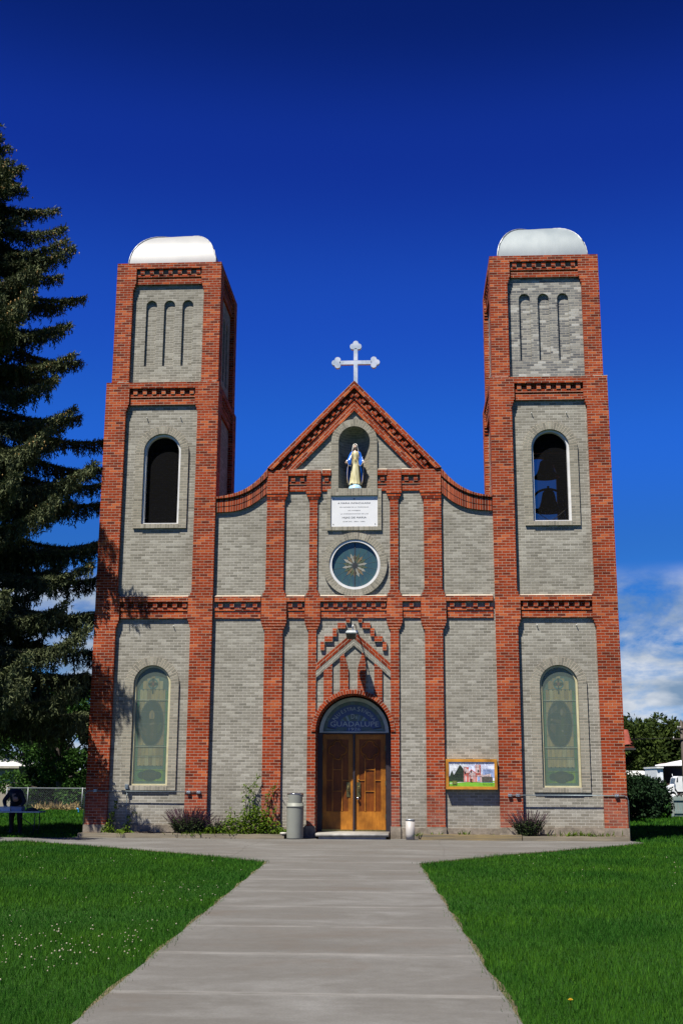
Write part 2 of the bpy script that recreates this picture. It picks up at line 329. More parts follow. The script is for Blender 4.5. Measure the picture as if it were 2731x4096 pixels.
def leaf_mat(name, c1, c2, trans=.25, rough=.7, spec=.08, noise_scale=0):
    m, N, L, b = base_mat(name, rough, 0, spec)
    at = N.new('ShaderNodeAttribute'); at.attribute_name = 'tint'
    col = mixc(N, L, at.outputs['Fac'], c1, c2)
    if noise_scale:
        geo = N.new('ShaderNodeNewGeometry'); n = noise(N, L, geo.outputs['Position'], noise_scale, 4)
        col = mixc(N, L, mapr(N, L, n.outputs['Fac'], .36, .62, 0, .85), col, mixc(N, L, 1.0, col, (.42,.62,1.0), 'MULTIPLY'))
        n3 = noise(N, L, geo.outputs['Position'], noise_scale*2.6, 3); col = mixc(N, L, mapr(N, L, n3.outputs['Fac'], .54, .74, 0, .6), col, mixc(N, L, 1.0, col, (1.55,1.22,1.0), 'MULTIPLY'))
    L.new(col, b.inputs['Base Color'])
    if trans:
        t = N.new('ShaderNodeBsdfTranslucent'); L.new(col, t.inputs[0]); mx = N.new('ShaderNodeMixShader'); mx.inputs[0].default_value = trans
        L.new(b.outputs[0], mx.inputs[1]); L.new(t.outputs[0], mx.inputs[2]); L.new(mx.outputs[0], N['Material Output'].inputs[0])
    return m
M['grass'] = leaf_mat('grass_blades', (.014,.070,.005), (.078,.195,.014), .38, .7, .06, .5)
M['spruce'] = leaf_mat('spruce_needles', (.008,.016,.008), (.120,.138,.062), .05, .7, .08)  # tip colour, with inner shade and lit tips painted in through the tint
M['cone'] = pmat('spruce_cones', (.36,.22,.06), (.22,.125,.03), scale=25)
M['bark'] = pmat('bark', (.07,.055,.042), (.035,.028,.022), scale=9, stretch=(1,1,.25), bmp=.8, bscale=18)
M['leafA'] = leaf_mat('green_leaves', (.012,.034,.007), (.042,.098,.017), .25)
M['leafB'] = leaf_mat('olive_leaves', (.018,.032,.007), (.055,.080,.015), .25)
M['leafC'] = leaf_mat('dark_bush_leaves', (.004,.013,.005), (.014,.034,.012), .12, .7)
M['vine'] = leaf_mat('vine_leaves', (.030,.070,.006), (.125,.190,.016), .35)
M['shrub'] = leaf_mat('shrub_leaves', (.016,.026,.012), (.045,.070,.022), .2)
M['spike'] = leaf_mat('purple_flower_spikes', (.055,.030,.042), (.115,.065,.085), .1)
M['clover'] = pmat('clover_white', (.30,.29,.20), (.22,.20,.12), scale=40)
M['yellow'] = pmat('dandelion_yellow', (.58,.38,.01), (.50,.27,.01), scale=60)

# ------------------------------------------------------------------ ground
ZG = -.13
def ground():
    b = MB(); b.poly([(-900,-900,ZG-.02),(900,-900,ZG-.02),(900,1500,ZG-.02),(-900,1500,ZG-.02)])
    tag(b.build('ground', M['turf']), kind='structure')
PATH = [(-.08,-31),(2.45,-31),(2.11,-21.72),(1.95,-17.54),(1.62,-8.47),(3.31,-5.76),(5.42,-2.97),(6.42,-1.58),(6.75,-1.0),(6.62,-.46),(-6.36,-.46),(-6.6,-.72),(-14,-.85),(-14,-2.5),(-7.53,-2.45),(-7.1,-2.1),(-5.19,-3.82),(-2.6,-6.32),(-.93,-8.32),(-.61,-17.29),(-.42,-21.98)]
def path():
    b = MB(); T, n = [], len(PATH)
    b.poly([(x,y,ZG) for x,y in PATH])
    for i in range(n):
        (xa,ya),(xb,yb) = PATH[i], PATH[(i+1) % n]
        b.poly([(xa,ya,ZG-.06),(xb,yb,ZG-.06),(xb,yb,ZG),(xa,ya,ZG)])
    tag(b.build('path', M['walk']), kind='structure')
    # apron under the planting and the doorway
    s = MB(); s.box(-6.5, 6.6, -.46, .3, ZG-.08, ZG-.004); tag(s.build('pavement', M['walk']), kind='structure')
    s = MB()
    for x0, x1 in ((-6.35,-1.47),(1.75,6.48)):
        nx = int((x1-x0)/.12); Y = [-.37, -.25, -.12, .0, .14]
        H = [[-.045+random.uniform(-.02,.025) + (.03 if j > 2 else 0) for j in range(5)] for i in range(nx+1)]
        for i in range(nx):
            for j in range(4):
                xa, xb = x0+(x1-x0)*i/nx, x0+(x1-x0)*(i+1)/nx
                s.poly([(xa,Y[j],H[i][j]),(xb,Y[j],H[i+1][j]),(xb,Y[j+1],H[i+1][j+1]),(xa,Y[j+1],H[i][j+1])], smooth=True)
    tag(s.build('soil', M['soil']), kind='structure')
    v = MB(); n = len(PATH)
    for i in range(n):
        a, c = PATH[i], PATH[(i+1) % n]
        if max(a[1], c[1]) > -.9 or min(a[1], c[1]) < -30 or max(abs(a[0]), abs(c[0])) > 7.4: continue
        L = math.dist(a, c); nx, ny = (c[1]-a[1])/L, -(c[0]-a[0])/L; w0 = .035+.02*math.sin(i*.37); w1 = .035+.02*math.sin((i+1)*.37)
        v.poly([(a[0],a[1],ZG-.006),(a[0]+nx*w0,a[1]+ny*w0,ZG-.012),(c[0]+nx*w1,c[1]+ny*w1,ZG-.012),(c[0],c[1],ZG-.006)])
    tag(v.build('verge', VERGE), kind='structure')
    for pts, w in (([(-1.9,-.5),(-1.86,-2.6),(-1.95,-3.6),(-1.8,-5.2),(-1.75,-7.2)], .010), ([(2.16,-.5),(2.1,-2),(2.17,-3.5),(2.08,-6.6)], .010), ([(-7.6,-2.3),(-6.6,-1.6),(-6.3,-1.2),(-5.6,-.5)], .016), ([(-.62,-2.0),(1.2,-1.95),(3.8,-1.9),(6.4,-1.3)], .010), ([(-6.4,-1.5),(-3,-1.62),(-.62,-2.0)], .008)):
        b = MB(); P = []
        for a, c in zip(pts, pts[1:]):
            m = max(2, int(math.dist(a, c)/.18)); P += [(a[0]+(c[0]-a[0])*k/m+random.uniform(-.012,.012), a[1]+(c[1]-a[1])*k/m+random.uniform(-.012,.012)) for k in range(m)]
        for a, c in zip(P, P[1:]):
            L = math.dist(a, c); nx, ny = -(c[1]-a[1])/L*w/2, (c[0]-a[0])/L*w/2; b.poly([(a[0]-nx,a[1]-ny,ZG+.0015),(c[0]-nx,c[1]-ny,ZG+.0015),(c[0]+nx,c[1]+ny,ZG+.0015),(a[0]+nx,a[1]+ny,ZG+.0015)])
        tag(b.build('path_crack', CRACK), kind='structure')
VERGE = pmat('dry_verge', (.135,.105,.055), (.05,.045,.022), scale=14, bmp=.8, bscale=40)
CRACK = pmat('crack_dirt', (.088,.083,.075), (.06,.055,.05))
def rough(poly):
    out = []; n = len(poly)
    for i in range(n):
        a, c = poly[i], poly[(i+1) % n]; L = math.dist(a, c); m = max(1, int(L/.12)); nx, ny = -(c[1]-a[1])/L, (c[0]-a[0])/L
        for k in range(m):
            o = 0 if k == 0 else random.uniform(-.006,.006)+.004*math.sin(k*.7+i); out.append((a[0]+(c[0]-a[0])*k/m+nx*o, a[1]+(c[1]-a[1])*k/m+ny*o))
    return out
PATH = rough(PATH)
ground(); path()

# ------------------------------------------------------------------ the church
CH = empty('church', (.12, 0, 0), 'red and grey brick church with two square bell towers and a curved gable', 'church')
G = .12                                                                # how far the grey panels lie behind the piers
R, GR, WG = M['red'], M['grey'], M['warmgrey']
def belt(b, u0, u1, zs, g=G, f=0.0, wash=True, dn=None, off=.5):
    z0, z1, z2, z3, z4, z5 = zs
    b.box(u0,u1,f+.055,g+.02,z0,z1); b.box(u0,u1,f+.10,g+.02,z1,z2,skip='td'); b.box(u0,u1,f+.045,g+.02,z2,z3); b.box(u0,u1,f+.115,g+.02,z3,z4,skip='td')
    b.box(u0,u1,f-.002,g+.02,z4,z5)
    n = dn or max(1, int((u1-u0)/.232)); st = (u1-u0)/n
    for i in range(n):
        c = u0 + st*(i+off); b.box(c-.052, c+.052, f+.025, f+.12, z3, z4-.004, skip='db', o=(c-.05-.2, 0))
    if wash: b.poly([(u0,f,z5+.001),(u1,f,z5+.001),(u1,g+.001,z5+.045),(u0,g+.001,z5+.045)], None, 1)
ZM = (5.14,5.285,5.325,5.40,5.55,5.68); ZH = (10.73,10.88,10.93,11.01,11.17,11.325); ZT = (14.14,14.29,14.345,14.42,14.575,14.735)
def pier(name, x0, y0, dx, dy, segs, parent=CH):
    b = MB()
    for w, d, za, zb in segs:
        xa, xb = (x0, x0+w) if dx > 0 else (x0-w, x0); ya, yb = (y0, y0+d) if dy > 0 else (y0-d, y0)
        b.box(xa, xb, ya, yb, za, zb)
    return b.build(name, R, parent)
def stained_window(name, cx, zs, zb, r, y, figure):
    """Arched leaded window behind protective glazing; r is the outer radius of its frame."""
    f = MB(); f.ring(cx, zs, r-.05, r, 0, PI, y, y+.07, 24); f.box(cx-r, cx-r+.05, y, y+.07, zb, zs); f.box(cx+r-.05, cx+r, y, y+.07, zb, zs); f.box(cx-r+.05, cx+r-.05, y, y+.07, zb, zb+.035)
    win = f.build('window', M['cream'], CH)
    s = MB(); ri = r-.05; yy = y+.06; n = 24
    s.mat = 0
    top = [(cx+ri*math.cos(PI*i/n), zs+ri*math.sin(PI*i/n)) for i in range(n+1)]
    s.poly([(cx-ri,yy,zb+.03),(cx+ri,yy,zb+.03)] + [(x,yy,z) for x,z in top])
    H = zs+ri-zb; k = 0
    def P(pts, m, lay=1): s.poly([(cx+a*ri, yy-.002*lay, zb+.03+c*(H-.03)) for a, c in pts], None, m)
    def oval(ax, cz, rx, rz, m, lay, n=20): P([(ax+rx*math.cos(2*PI*i/n), cz+rz*math.sin(2*PI*i/n)) for i in range(n)], m, lay)
    def strips(z0, z1, nn, lay=1):
        for i in range(nn):
            a = -.78+1.56*i/nn; e = -.78+1.56*(i+1)/nn
            P([(a+.006,z0),(e-.006,z0),(e-.006,z1),(a+.006,z1)], random.choice((1,1,2,3)), lay)
    strips(.155,.235,7); strips(.24,.325,7); strips(.33,.52,5); strips(.52,.72,5); strips(.72,.81,7)
    for i in range(5): a = -.62+1.24*i/5; e = a+.248; P([(a+.006,.815),(e-.006,.815),(e-.006,.93-.09*abs((a+e)/2)),(a+.006,.93-.09*abs((a+e)/2))], random.choice((1,2,3)))
    P([(-.80,.025),(.80,.025),(.80,.125),(-.80,.125)], 4); P([(-.80,.03),(-.4,.03),(-.4,.12),(-.80,.12)], 5, 2)
    oval(-.45,.075,.28,.032,6,3); oval(.45,.075,.28,.032,6,3); oval(0,.075,.5,.05,6,4); P([(-.4,.052),(.4,.052),(.4,.098),(-.4,.098)], 7, 5)
    for a in (-.6,-.35,-.1,.15,.4,.65): P([(a,.148),(a+.035,.155),(a,.162),(a-.035,.155)], 6, 3); P([(a,.80),(a+.035,.807),(a,.814),(a-.035,.807)], 6, 3)
    for sgn in (-1,1): P([(sgn*.88-.05,.02),(sgn*.88+.05,.02),(sgn*.88+.05,.8),(sgn*.88-.05,.8)], 5, 2)
    oval(0,.52,.76,.205,8,3,28); oval(0,.52,.71,.192,6,4,28)
    # robed figure with a halo inside the oval
    if figure == 0:
        oval(.0,.585,.17,.045,3,5); P([(-.3,.36),(.3,.36),(.33,.5),(.2,.555),(-.15,.555),(-.3,.5)], 7, 5); P([(-.05,.39),(.12,.39),(.2,.53),(0,.55)], 9, 6); oval(.02,.585,.075,.024,10,6); P([(-.12,.50),(.15,.51),(.15,.525),(-.1,.515)], 10, 7); P([(-.6,.44),(-.3,.40),(-.3,.47),(-.58,.49)], 9, 5); P([(.35,.43),(.6,.46),(.62,.53),(.36,.5)], 11, 5)
    else:
        oval(.22,.62,.2,.042,9,5); P([(-.14,.35),(.3,.35),(.5,.5),(.35,.58),(.05,.58),(-.08,.5)], 7, 5); P([(-.05,.4),(.18,.4),(.28,.57),(.1,.575)], 11, 6); oval(.14,.618,.085,.026,10,6); P([(-.5,.545),(.05,.52),(.08,.55),(-.42,.565)], 9, 6); oval(-.48,.555,.06,.010,10,7); P([(-.55,.60),(-.1,.64),(-.15,.68),(-.5,.65)], 8, 5); P([(-.6,.47),(-.28,.43),(-.22,.50),(-.5,.53)], 9, 5); oval(.15,.46,.06,.010,10,7)
    # ringed cross in the head of the window
    s.mat = 0
    cxx, czz = 0, .86; q = 28
    for i in range(q): 
        A, B = 2*PI*i/q, 2*PI*(i+1)/q; f1 = lambda rr, t: (cxx+rr*math.cos(t), czz+rr*math.sin(t)*ri/(H-.03))
        P([f1(.24,A),f1(.31,A),f1(.31,B),f1(.24,B)], 12, 3)
    P([(-.05,.775),(.05,.775),(.045,.85),(-.045,.85)], 6, 4); P([(-.045,.85),(.045,.85),(.07,.91),(-.07,.91)], 6, 4); P([(-.3,.848),(.3,.848),(.3,.872),(-.3,.872)], 6, 4); oval(0,.86,.07,.016,13,5)
    # lead lines
    for c in (.3275, .7225): s.box(cx-ri, cx+ri, yy-.02, yy-.012, zb+c*H-.006, zb+c*H+.006, 14)
    for c in (.13,.2375,.43,.52,.62): s.box(cx-ri, cx+ri, yy-.013, yy-.010, zb+c*H-.003, zb+c*H+.003, 15)
    s.build('stained_glass', GLASS, win)
    g = MB(); g.poly([(cx-ri,yy-.045,zb+.03),(cx+ri,yy-.045,zb+.03)] + [(x,yy-.045,z) for x,z in top]); g.build('glazing', M['glaze'], win)
    return win
def glassmat(name, c1, c2, rough=.35): return pmat(name, c1, c2, rough, scale=5, stretch=(3,1,.5))
GLASS = [glassmat('leaded_teal', (.07,.13,.115), (.05,.09,.085)), glassmat('leaded_amber', (.36,.27,.12), (.22,.18,.10)), glassmat('leaded_opal', (.38,.34,.20), (.26,.22,.12)), glassmat('leaded_brown', (.25,.175,.085), (.17,.14,.08)),
         glassmat('leaded_yellow_green', (.20,.30,.03), (.10,.21,.03)), glassmat('leaded_green', (.05,.17,.06), (.06,.12,.05)), glassmat('leaded_dark_green', (.012,.035,.035), (.010,.024,.028)), glassmat('leaded_olive', (.035,.045,.035), (.022,.034,.03)),
         glassmat('leaded_grey', (.07,.075,.07), (.05,.055,.05)), glassmat('leaded_umber', (.065,.06,.042), (.045,.045,.035)), glassmat('leaded_flesh', (.15,.135,.10), (.12,.11,.08)), glassmat('leaded_moss', (.04,.06,.035), (.03,.045,.03)),
         glassmat('leaded_turquoise', (.03,.16,.17), (.025,.12,.14)), glassmat('leaded_red', (.16,.06,.045), (.12,.05,.04)), pmat('pale_saddle_bar', (.33,.36,.30)), pmat('lead_line', (.10,.12,.115))]
def glaze_mat():
    m, N, L, b = base_mat('protective_glazing', .12, 0, .5); b.inputs['Base Color'].default_value = (.165,.205,.168,1)
    t = N.new('ShaderNodeBsdfTransparent'); t.inputs[0].default_value = (.88,.93,.91,1); mx = N.new('ShaderNodeMixShader'); mx.inputs[0].default_value = .36
    L.new(t.outputs[0], mx.inputs[1]); L.new(b.outputs[0], mx.inputs[2]); L.new(mx.outputs[0], N['Material Output'].inputs[0]); return m
M['glaze'] = glaze_mat()
def screen_mat():
    m, N, L, b = base_mat('insect_screen', .9, 0, .1); b.inputs['Base Color'].default_value = (.0025,.0025,.003,1)
    t = N.new('ShaderNodeBsdfTransparent'); mx = N.new('ShaderNodeMixShader'); mx.inputs[0].default_value = .76
    L.new(t.outputs[0], mx.inputs[1]); L.new(b.outputs[0], mx.inputs[2]); L.new(mx.outputs[0], N['Material Output'].inputs[0]); return m
M['screen'] = screen_mat()

def surround(win, cx, zs, r0, r1, zb, zt, y0, y1):
    """Projecting brick border round an arched window, with its soldier sill."""
    b = MB(); b.ring(cx, zs, r0, r1, 0, PI, y0, y1, 26)
    b.box(cx-r1, cx-r0, y0, y1, zb, zs, skip='t'); b.box(cx+r0, cx+r1, y0, y1, zb, zs, skip='t')
    b.build('surround', WG, win)
    s = MB(); z1 = zt
    s.poly([(cx-r0,y0-.012,zb),(cx+r0,y0-.012,zb),(cx+r0,y0-.012,z1),(cx-r0,y0-.012,z1)], [(.003,cx-r0),(.003,cx+r0),(.113,cx+r0),(.113,cx-r0)])
    s.poly([(cx-r0,y0-.012,z1),(cx+r0,y0-.012,z1),(cx+r0,y1+.1,z1+.015),(cx-r0,y1+.1,z1+.015)], [(.05,0),(.05,2*r0),(.1,2*r0),(.1,0)])
    s.poly([(cx-r0,y1,zb),(cx+r0,y1,zb),(cx+r0,y0-.012,zb),(cx-r0,y0-.012,zb)])
    s.build('sill', WG, win)
def tower(ox, Wd, D, wcx, bcx, arches, upper_mat, open_back, dome_mat, ux0, ux1, figure, dentoff):
    x1 = ox+Wd; pw = .54
    segs = [(pw,pw,.15,4.92),(pw+.025,pw+.025,4.92,5.0),(pw+.05,pw+.05,5.0,5.075),(pw+.075,pw+.075,5.075,5.70),(pw+.03,pw+.03,5.70,5.78),(pw,pw,5.78,10.56),(pw+.025,pw+.025,10.56,10.645),(pw+.05,pw+.05,10.645,10.73),(pw+.075,pw+.075,10.73,11.33)]
    for (px, py, dx, dy) in ((ox,0,1,1),(x1,0,-1,1),(ox,D,1,-1),(x1,D,-1,-1)): pier('pier', px, py, dx, dy, segs)
    a, e = .5, Wd-.5
    # front wall
    b = MB(); b.T = front(ox, 0)
    b.panel_arch(a, e, -.2, 5.2, G, wcx-ox, .465, 1.075, 3.515, .16); b.panel_arch(a, e, 5.5, 10.8, G, bcx-ox, .485, 7.565, 9.47, .2)
    b.build('wall', GR, CH)
    for fr, w_ in ((right(x1,0), D), (left(ox,D), D), (back(x1,D), Wd)):
        b = MB(); b.T = fr
        if open_back and fr(( 0,0,0)) == (x1, D, 0): b.panel_arch(.5, w_-.5, -.2, 10.8, G, x1-bcx, .485, 7.565, 9.47, .2)
        else: b.poly([(.5,G,-.2),(w_-.5,G,-.2),(w_-.5,G,10.8),(.5,G,10.8)])
        b.build('wall', GR, CH)
    for zz in (ZM, ZH):
        b = MB(); b.T = front(ox, 0); belt(b, pw+.075, Wd-pw-.075, zz, off=dentoff); b.build('belt_course', [R, M['mortar']], CH)
        for fr, w_ in ((right(x1,0), D), (left(ox,D), D), (back(x1,D), Wd)):
            b = MB(); b.T = fr; belt(b, pw+.075, w_-pw-.075, zz); b.build('belt_course', [R, M['mortar']], CH)
    # footing
    b = MB()
    for px in (ox-.02, x1-pw-.01): 
        b.box(px, px+pw+.03, -.03, .5, -.25, .15)
    b.box(ox+pw-.01, x1-pw+.01, .07, .3, -.25, .15); b.box(ox+.01, x1-.01, .3, D, -.25, .15)
    b.build('footing', M['concrete'], CH)
    # floors inside, added to block light from below
    for zf in (7.40, 10.6):
        b = MB(); b.box(ox+.15, x1-.15, .15, D-.15, zf, zf+.1); b.build('floor', M['black'], CH)
    # ledge and upper stage
    uy, uw, ud = .10, ux1-ux0, D-.17; pw2 = .45
    b = MB(); b.poly([(ox+.002,.002,11.335),(x1-.002,.002,11.335),(x1-.002,D-.002,11.335),(ox+.002,D-.002,11.335)]); b.build('ledge', M['mortar'], CH)
    b = MB()
    for i in range(70):
        u = random.random(); x = ox+.02+u*(Wd-.04); s_ = random.uniform(.02,.05); y = random.uniform(.01,.09)
        b.box(x-s_*1.5, x+s_*1.5, y, y+s_, 11.335, 11.335+s_*.6, skip='d')
    tag(b.build('ledge_debris', M['mortar'], CH), kind='stuff')
    segs = [(pw2,pw2,11.336,13.97),(pw2+.025,pw2+.025,13.97,14.055),(pw2+.05,pw2+.05,14.055,14.14),(pw2+.075,pw2+.075,14.14,14.735)]
    for (px, py, dx, dy) in ((ux0,uy,1,1),(ux1,uy,-1,1),(ux0,uy+ud,1,-1),(ux1,uy+ud,-1,-1)): pier('pier', px, py, dx, dy, segs)
    for fr, w_, cs in ((front(ux0,uy), uw, [c-ux0 for c in arches]), (right(ux1,uy), ud, None), (left(ux0,uy+ud), ud, None), (back(ux1,uy+ud), uw, None)):
        cs = cs or [w_/2-.48, w_/2, w_/2+.48]
        b = MB(); b.T = fr; r = .145; ed = [.4] + [(cs[0]+cs[1])/2, (cs[1]+cs[2])/2] + [w_-.4]
        for k in range(3): b.panel_arch(ed[k], ed[k+1], 11.33, 14.2, G, cs[k], r, 11.855, 13.56, .07, 14, 0, 1)
        b.poly([(.4,G+.07,11.8),(w_-.4,G+.07,11.8),(w_-.4,G+.07,13.8),(.4,G+.07,13.8)], [(.45,11.8),(w_-.35,11.8),(w_-.35,13.8),(.45,13.8)])
        b.build('wall', [upper_mat, WG], CH)
        b = MB(); b.T = fr; belt(b, pw2+.075, w_-pw2-.075, ZT, wash=False, off=dentoff); b.build('belt_course', [R, M['mortar']], CH)
    b = MB(); b.box(ux0+.08, ux1-.08, uy+.08, uy+ud-.08, 14.45, 14.55); b.build('tower_roof', M['concrete'], CH)
    # metal dome: four curved sheets meeting at seams
    cx, cy, hw = (ux0+ux1)/2+.01, uy+ud/2, 1.19
    prof = [(hw,14.55)] + [(hw*math.cos(t)**.97, 14.74+1.33*math.sin(t)**.97) for t in [PI/2*k/13 for k in range(13)]] + [(0.0,16.07)]
    b = MB(); n = 12
    for k in range(4):
        ca, sa = math.cos(k*PI/2), math.sin(k*PI/2); rows = []
        for i, (w, z) in enumerate(prof):
            rows.append([])
            for j in range(n+1):
                t = -1+2*j/n; bulge = 1+.012*(1-t*t) + .006*math.sin(3.1*t+k)*math.sin(i*.5)
                lx, ly = t*w, -w*bulge; rows[-1].append((cx+lx*ca-ly*sa, cy+lx*sa+ly*ca, z+(.012*math.sin(2.3*t+k*2) if i > 4 else 0)))
        b.loft(rows, None, False, False)
    dm = b.build('dome', dome_mat, CH)
    b = MB()
    for sx, sy in ((1,1),(1,-1),(-1,1),(-1,-1)):
        b.tube([(cx+sx*w*1.004, cy+sy*w*1.004, z+.004) for w, z in prof[1:-1]], .016, 6)
    b.build('seam', M['seam'], dm)
    # windows
    win = stained_window('window', wcx, 3.515, 1.075, .455, G+.015, figure)
    surround(win, wcx, 3.515, .462, .665, .96, 1.065, G-.05, G+.02)
    f = MB(); y = G+.02; r = .485; zs, zb = 9.47, 7.565
    f.ring(bcx, zs, r-.06, r-.004, 0, PI, y, y+.14, 26); f.box(bcx-r+.004, bcx-r+.06, y, y+.14, zb+.01, zs); f.box(bcx+r-.06, bcx+r-.004, y, y+.14, zb+.01, zs); f.box(bcx-r+.06, bcx+r-.06, y, y+.14, zb+.01, zb+.03)
    bw = f.build('window', M['white'], CH)
    s = MB(); s.poly([(bcx-r+.03,y+.135,zb+.01),(bcx+r-.03,y+.135,zb+.01)] + [(bcx+(r-.03)*math.cos(PI*i/24), y+.135, zs+(r-.03)*math.sin(PI*i/24)) for i in range(25)]); s.build('screen', M['screen'], bw)
    surround(bw, bcx, zs, .48, .682, 7.45, 7.56, G-.05, G+.02)
    # small eye hooks above the windows
    for xx, zz in ((wcx-.48,4.94),(wcx+.48,4.94),(bcx-.44,10.38),(bcx+.44,10.38)):
        b = MB(); b.tube([(xx,G+.01,zz),(xx,G-.05,zz),(xx,G-.06,zz+.02)], .011, 6); b.build('hook', M['white'], CH)
tower(-6.36, 2.96, 3.1, -4.855, -4.83, (-5.305,-4.82,-4.33), M['grey'], False, M['dome_sunlit'], -6.25, -3.44, 0, .62)
tower(3.60, 2.98, 3.1, 5.09, 5.085, (4.565,5.055,5.56), M['mixed'], True, M['dome'], 3.67, 6.50, 1, .5)

def centre():
    # lower wall with the door arch
    b = MB(); b.panel_arch(-3.6, 3.8, -.2, 5.3, G, .11, .915, -.2, 2.365, .8, 28, 0, 1)
    b.build('wall', [GR, R], CH)
    # upper wall with the round window, the niche and the curved shoulders
    b = MB(); y = G
    q = lambda a,c,e,f: b.poly([(a,y,e),(c,y,e),(c,y,f),(a,y,f)])
    q(-2.08,-.8,5.3,8.95); q(1.04,2.32,5.3,8.95); q(-.8,1.04,7.8,8.45); q(-.8,-.28,8.45,8.95); q(.52,1.04,8.45,8.95)
    cx, cz, r, n = .14, 6.49, .64, 48
    def edge(t):
        dx, dz = math.cos(t), math.sin(t); k = 1e9
        if dx > 1e-9: k = min(k, (1.04-cx)/dx)
        if dx < -1e-9: k = min(k, (-.8-cx)/dx)
        if dz > 1e-9: k = min(k, (7.8-cz)/dz)
        if dz < -1e-9: k = min(k, (5.3-cz)/dz)
        return (cx+dx*k, cz+dz*k)
    angs = sorted([2*PI*i/n for i in range(n)] + [math.atan2(zc-cz, xc-cx) % (2*PI) for xc in (-.8,1.04) for zc in (5.3,7.8)])
    for A, B in zip(angs, angs[1:]+[angs[0]+2*PI]):
        ea, eb = edge(A), edge(B); pa = (cx+r*math.cos(A), cz+r*math.sin(A)); pb = (cx+r*math.cos(B), cz+r*math.sin(B))
        b.poly([(ea[0],y,ea[1]),(pa[0],y,pa[1]),(pb[0],y,pb[1]),(eb[0],y,eb[1])][::-1])
        b.poly([(pa[0],y,pa[1]),(pa[0],y+.2,pa[1]),(pb[0],y+.2,pb[1]),(pb[0],y,pb[1])][::-1])
    # gable field round the niche
    ap, fl, fr = (.12,11.25), (-2.09,8.93), (2.32,8.93)
    zl = lambda x: 11.25 - abs(x-.12)*(11.25-8.93)/2.2
    b.poly([fl_ for fl_ in [(-2.08,y,8.95),(-.28,y,8.95),(-.28,y,zl(-.28))]]); b.poly([(.52,y,8.95),(2.32,y,8.95),(.52,y,zl(.52))])
    P = [(.12-.40*math.cos(PI*i/20), 9.69+.40*math.sin(PI*i/20)) for i in range(21)]
    for (xa,za),(xb,zb) in zip(P,P[1:]): b.poly([(xa,y,za),(xb,y,zb),(xb,y,zl(xb)),(xa,y,zl(xa))])
    # shoulders
    for S in (SHL, SHR):
        pts = sorted(S); 
        for (xa,ta,ma,ba),(xb,tb,mb_,bb) in zip(pts, pts[1:]): b.poly([(xa,y,5.3),(xb,y,5.3),(xb,y,bb+.1),(xa,y,ba+.1)])
    b.build('wall', GR, CH)
    # curved brick copings of the shoulders
    for S in (SHL, SHR):
        pts = sorted(S); b = MB(); L = 0
        for (xa,ta,ma,ba),(xb,tb,mb_,bb) in zip(pts, pts[1:]):
            dl = math.hypot(xb-xa, tb-ta)
            def band(z0a,z1a,z0b,z1b,y0,y1,u0,u1):
                b.poly([(xa,y0,z0a),(xb,y0,z0b),(xb,y0,z1b),(xa,y0,z1a)], [(u0,L),(u0,L+dl),(u1,L+dl),(u1,L)])
                b.poly([(xa,y1,z0a),(xb,y1,z0b),(xb,y0,z0b),(xa,y0,z0a)], [(.1,L),(.1,L+dl),(0,L+dl),(0,L)])
                b.poly([(xa,y0,z1a),(xb,y0,z1b),(xb,y1,z1b),(xa,y1,z1a)], [(0,L),(0,L+dl),(.2,L+dl),(.2,L)])
            s_a, s_b = ma+.04, mb_+.04
            band(s_a, ta, s_b, tb, .0, .57, .003, .115)
            band(ma-.02, s_a, mb_-.02, s_b, .10, .2, .05, .1)
            hm_a, hm_b = (ma-.02+ba)/2, (mb_-.02+bb)/2
            band(ba, hm_a, bb, hm_b, .055, .3, .003, .1); band(hm_a, ma-.02, hm_b, mb_-.02, .045, .3, .003, .1)
            L += dl
        b.build('shoulder_coping', R, CH)
    # gable copings: rows of brick following the slope
    for sg, (fx, fz) in ((-1, (-2.09,8.985)), (1, (2.33,8.965))):
        ax, az = .12, 11.30; b = MB()
        dx, dz = fx-ax, fz-az; Ln = math.hypot(dx, dz); ux, uz = dx/Ln, dz/Ln; nx, nz = (uz*sg, -ux*sg)
        if nz > 0: nx, nz = -nx, -nz                                    # inward normal points down
        def row(p0, p1, y0, y1, t0=None, t1=None, m=None):
            # band between perpendicular depths p0 and p1, mitred at the apex, cut level at the foot
            def pt(t, p): return (ax+ux*t+nx*p, az+uz*t+nz*p)
            mit = lambda p: p*abs(nx/ux)                                 # where the band meets the centre line
            cut = lambda p: (8.925-az-nz*p)/uz if p > .06 else Ln
            a0, a1 = (mit(p0), mit(p1)) if t0 is None else (t0, t0)
            e0, e1 = (cut(p0), cut(p1)) if t1 is None else (t1, t1)
            pts = [pt(a0,p0), pt(e0,p0), pt(e1,p1), pt(a1,p1)]; uv = [(a0,-p0),(e0,-p0),(e1,-p1),(a1,-p1)]
            if sg > 0: pts = pts[::-1]; uv = uv[::-1]
            b.poly([(x,y0,z) for x,z in pts], uv)
            for i in range(4):
                (xa,za),(xb,zb) = pts[i], pts[(i+1) % 4]; l = math.hypot(xb-xa, zb-za)
                b.poly([(xb,y0,zb),(xa,y0,za),(xa,y1,za),(xb,y1,zb)], [(l,0),(0,0),(0,.1),(l,.1)])
        row(0, .132, -.02, .57); row(.132, .265, .115, .2); row(.265, .325, .05, .2); row(.325, .365, .105, .2); row(.365, .545, .06, .2)
        nd = 13
        for i in range(nd):
            t = .33 + i*.226
            if t+.1 < Ln-.16: row(.165, .262, .022, .13, t-.052, t+.052); row(.215, .268, .05, .13, t+.06, t+.165)
        b.build('gable_coping', R, CH)
    b = MB(); b.prism([(.12-.068,11.165),(.12,11.10),(.12+.068,11.165),(.12,11.235)], .02, .13); b.build('gable_dentil', R, CH)
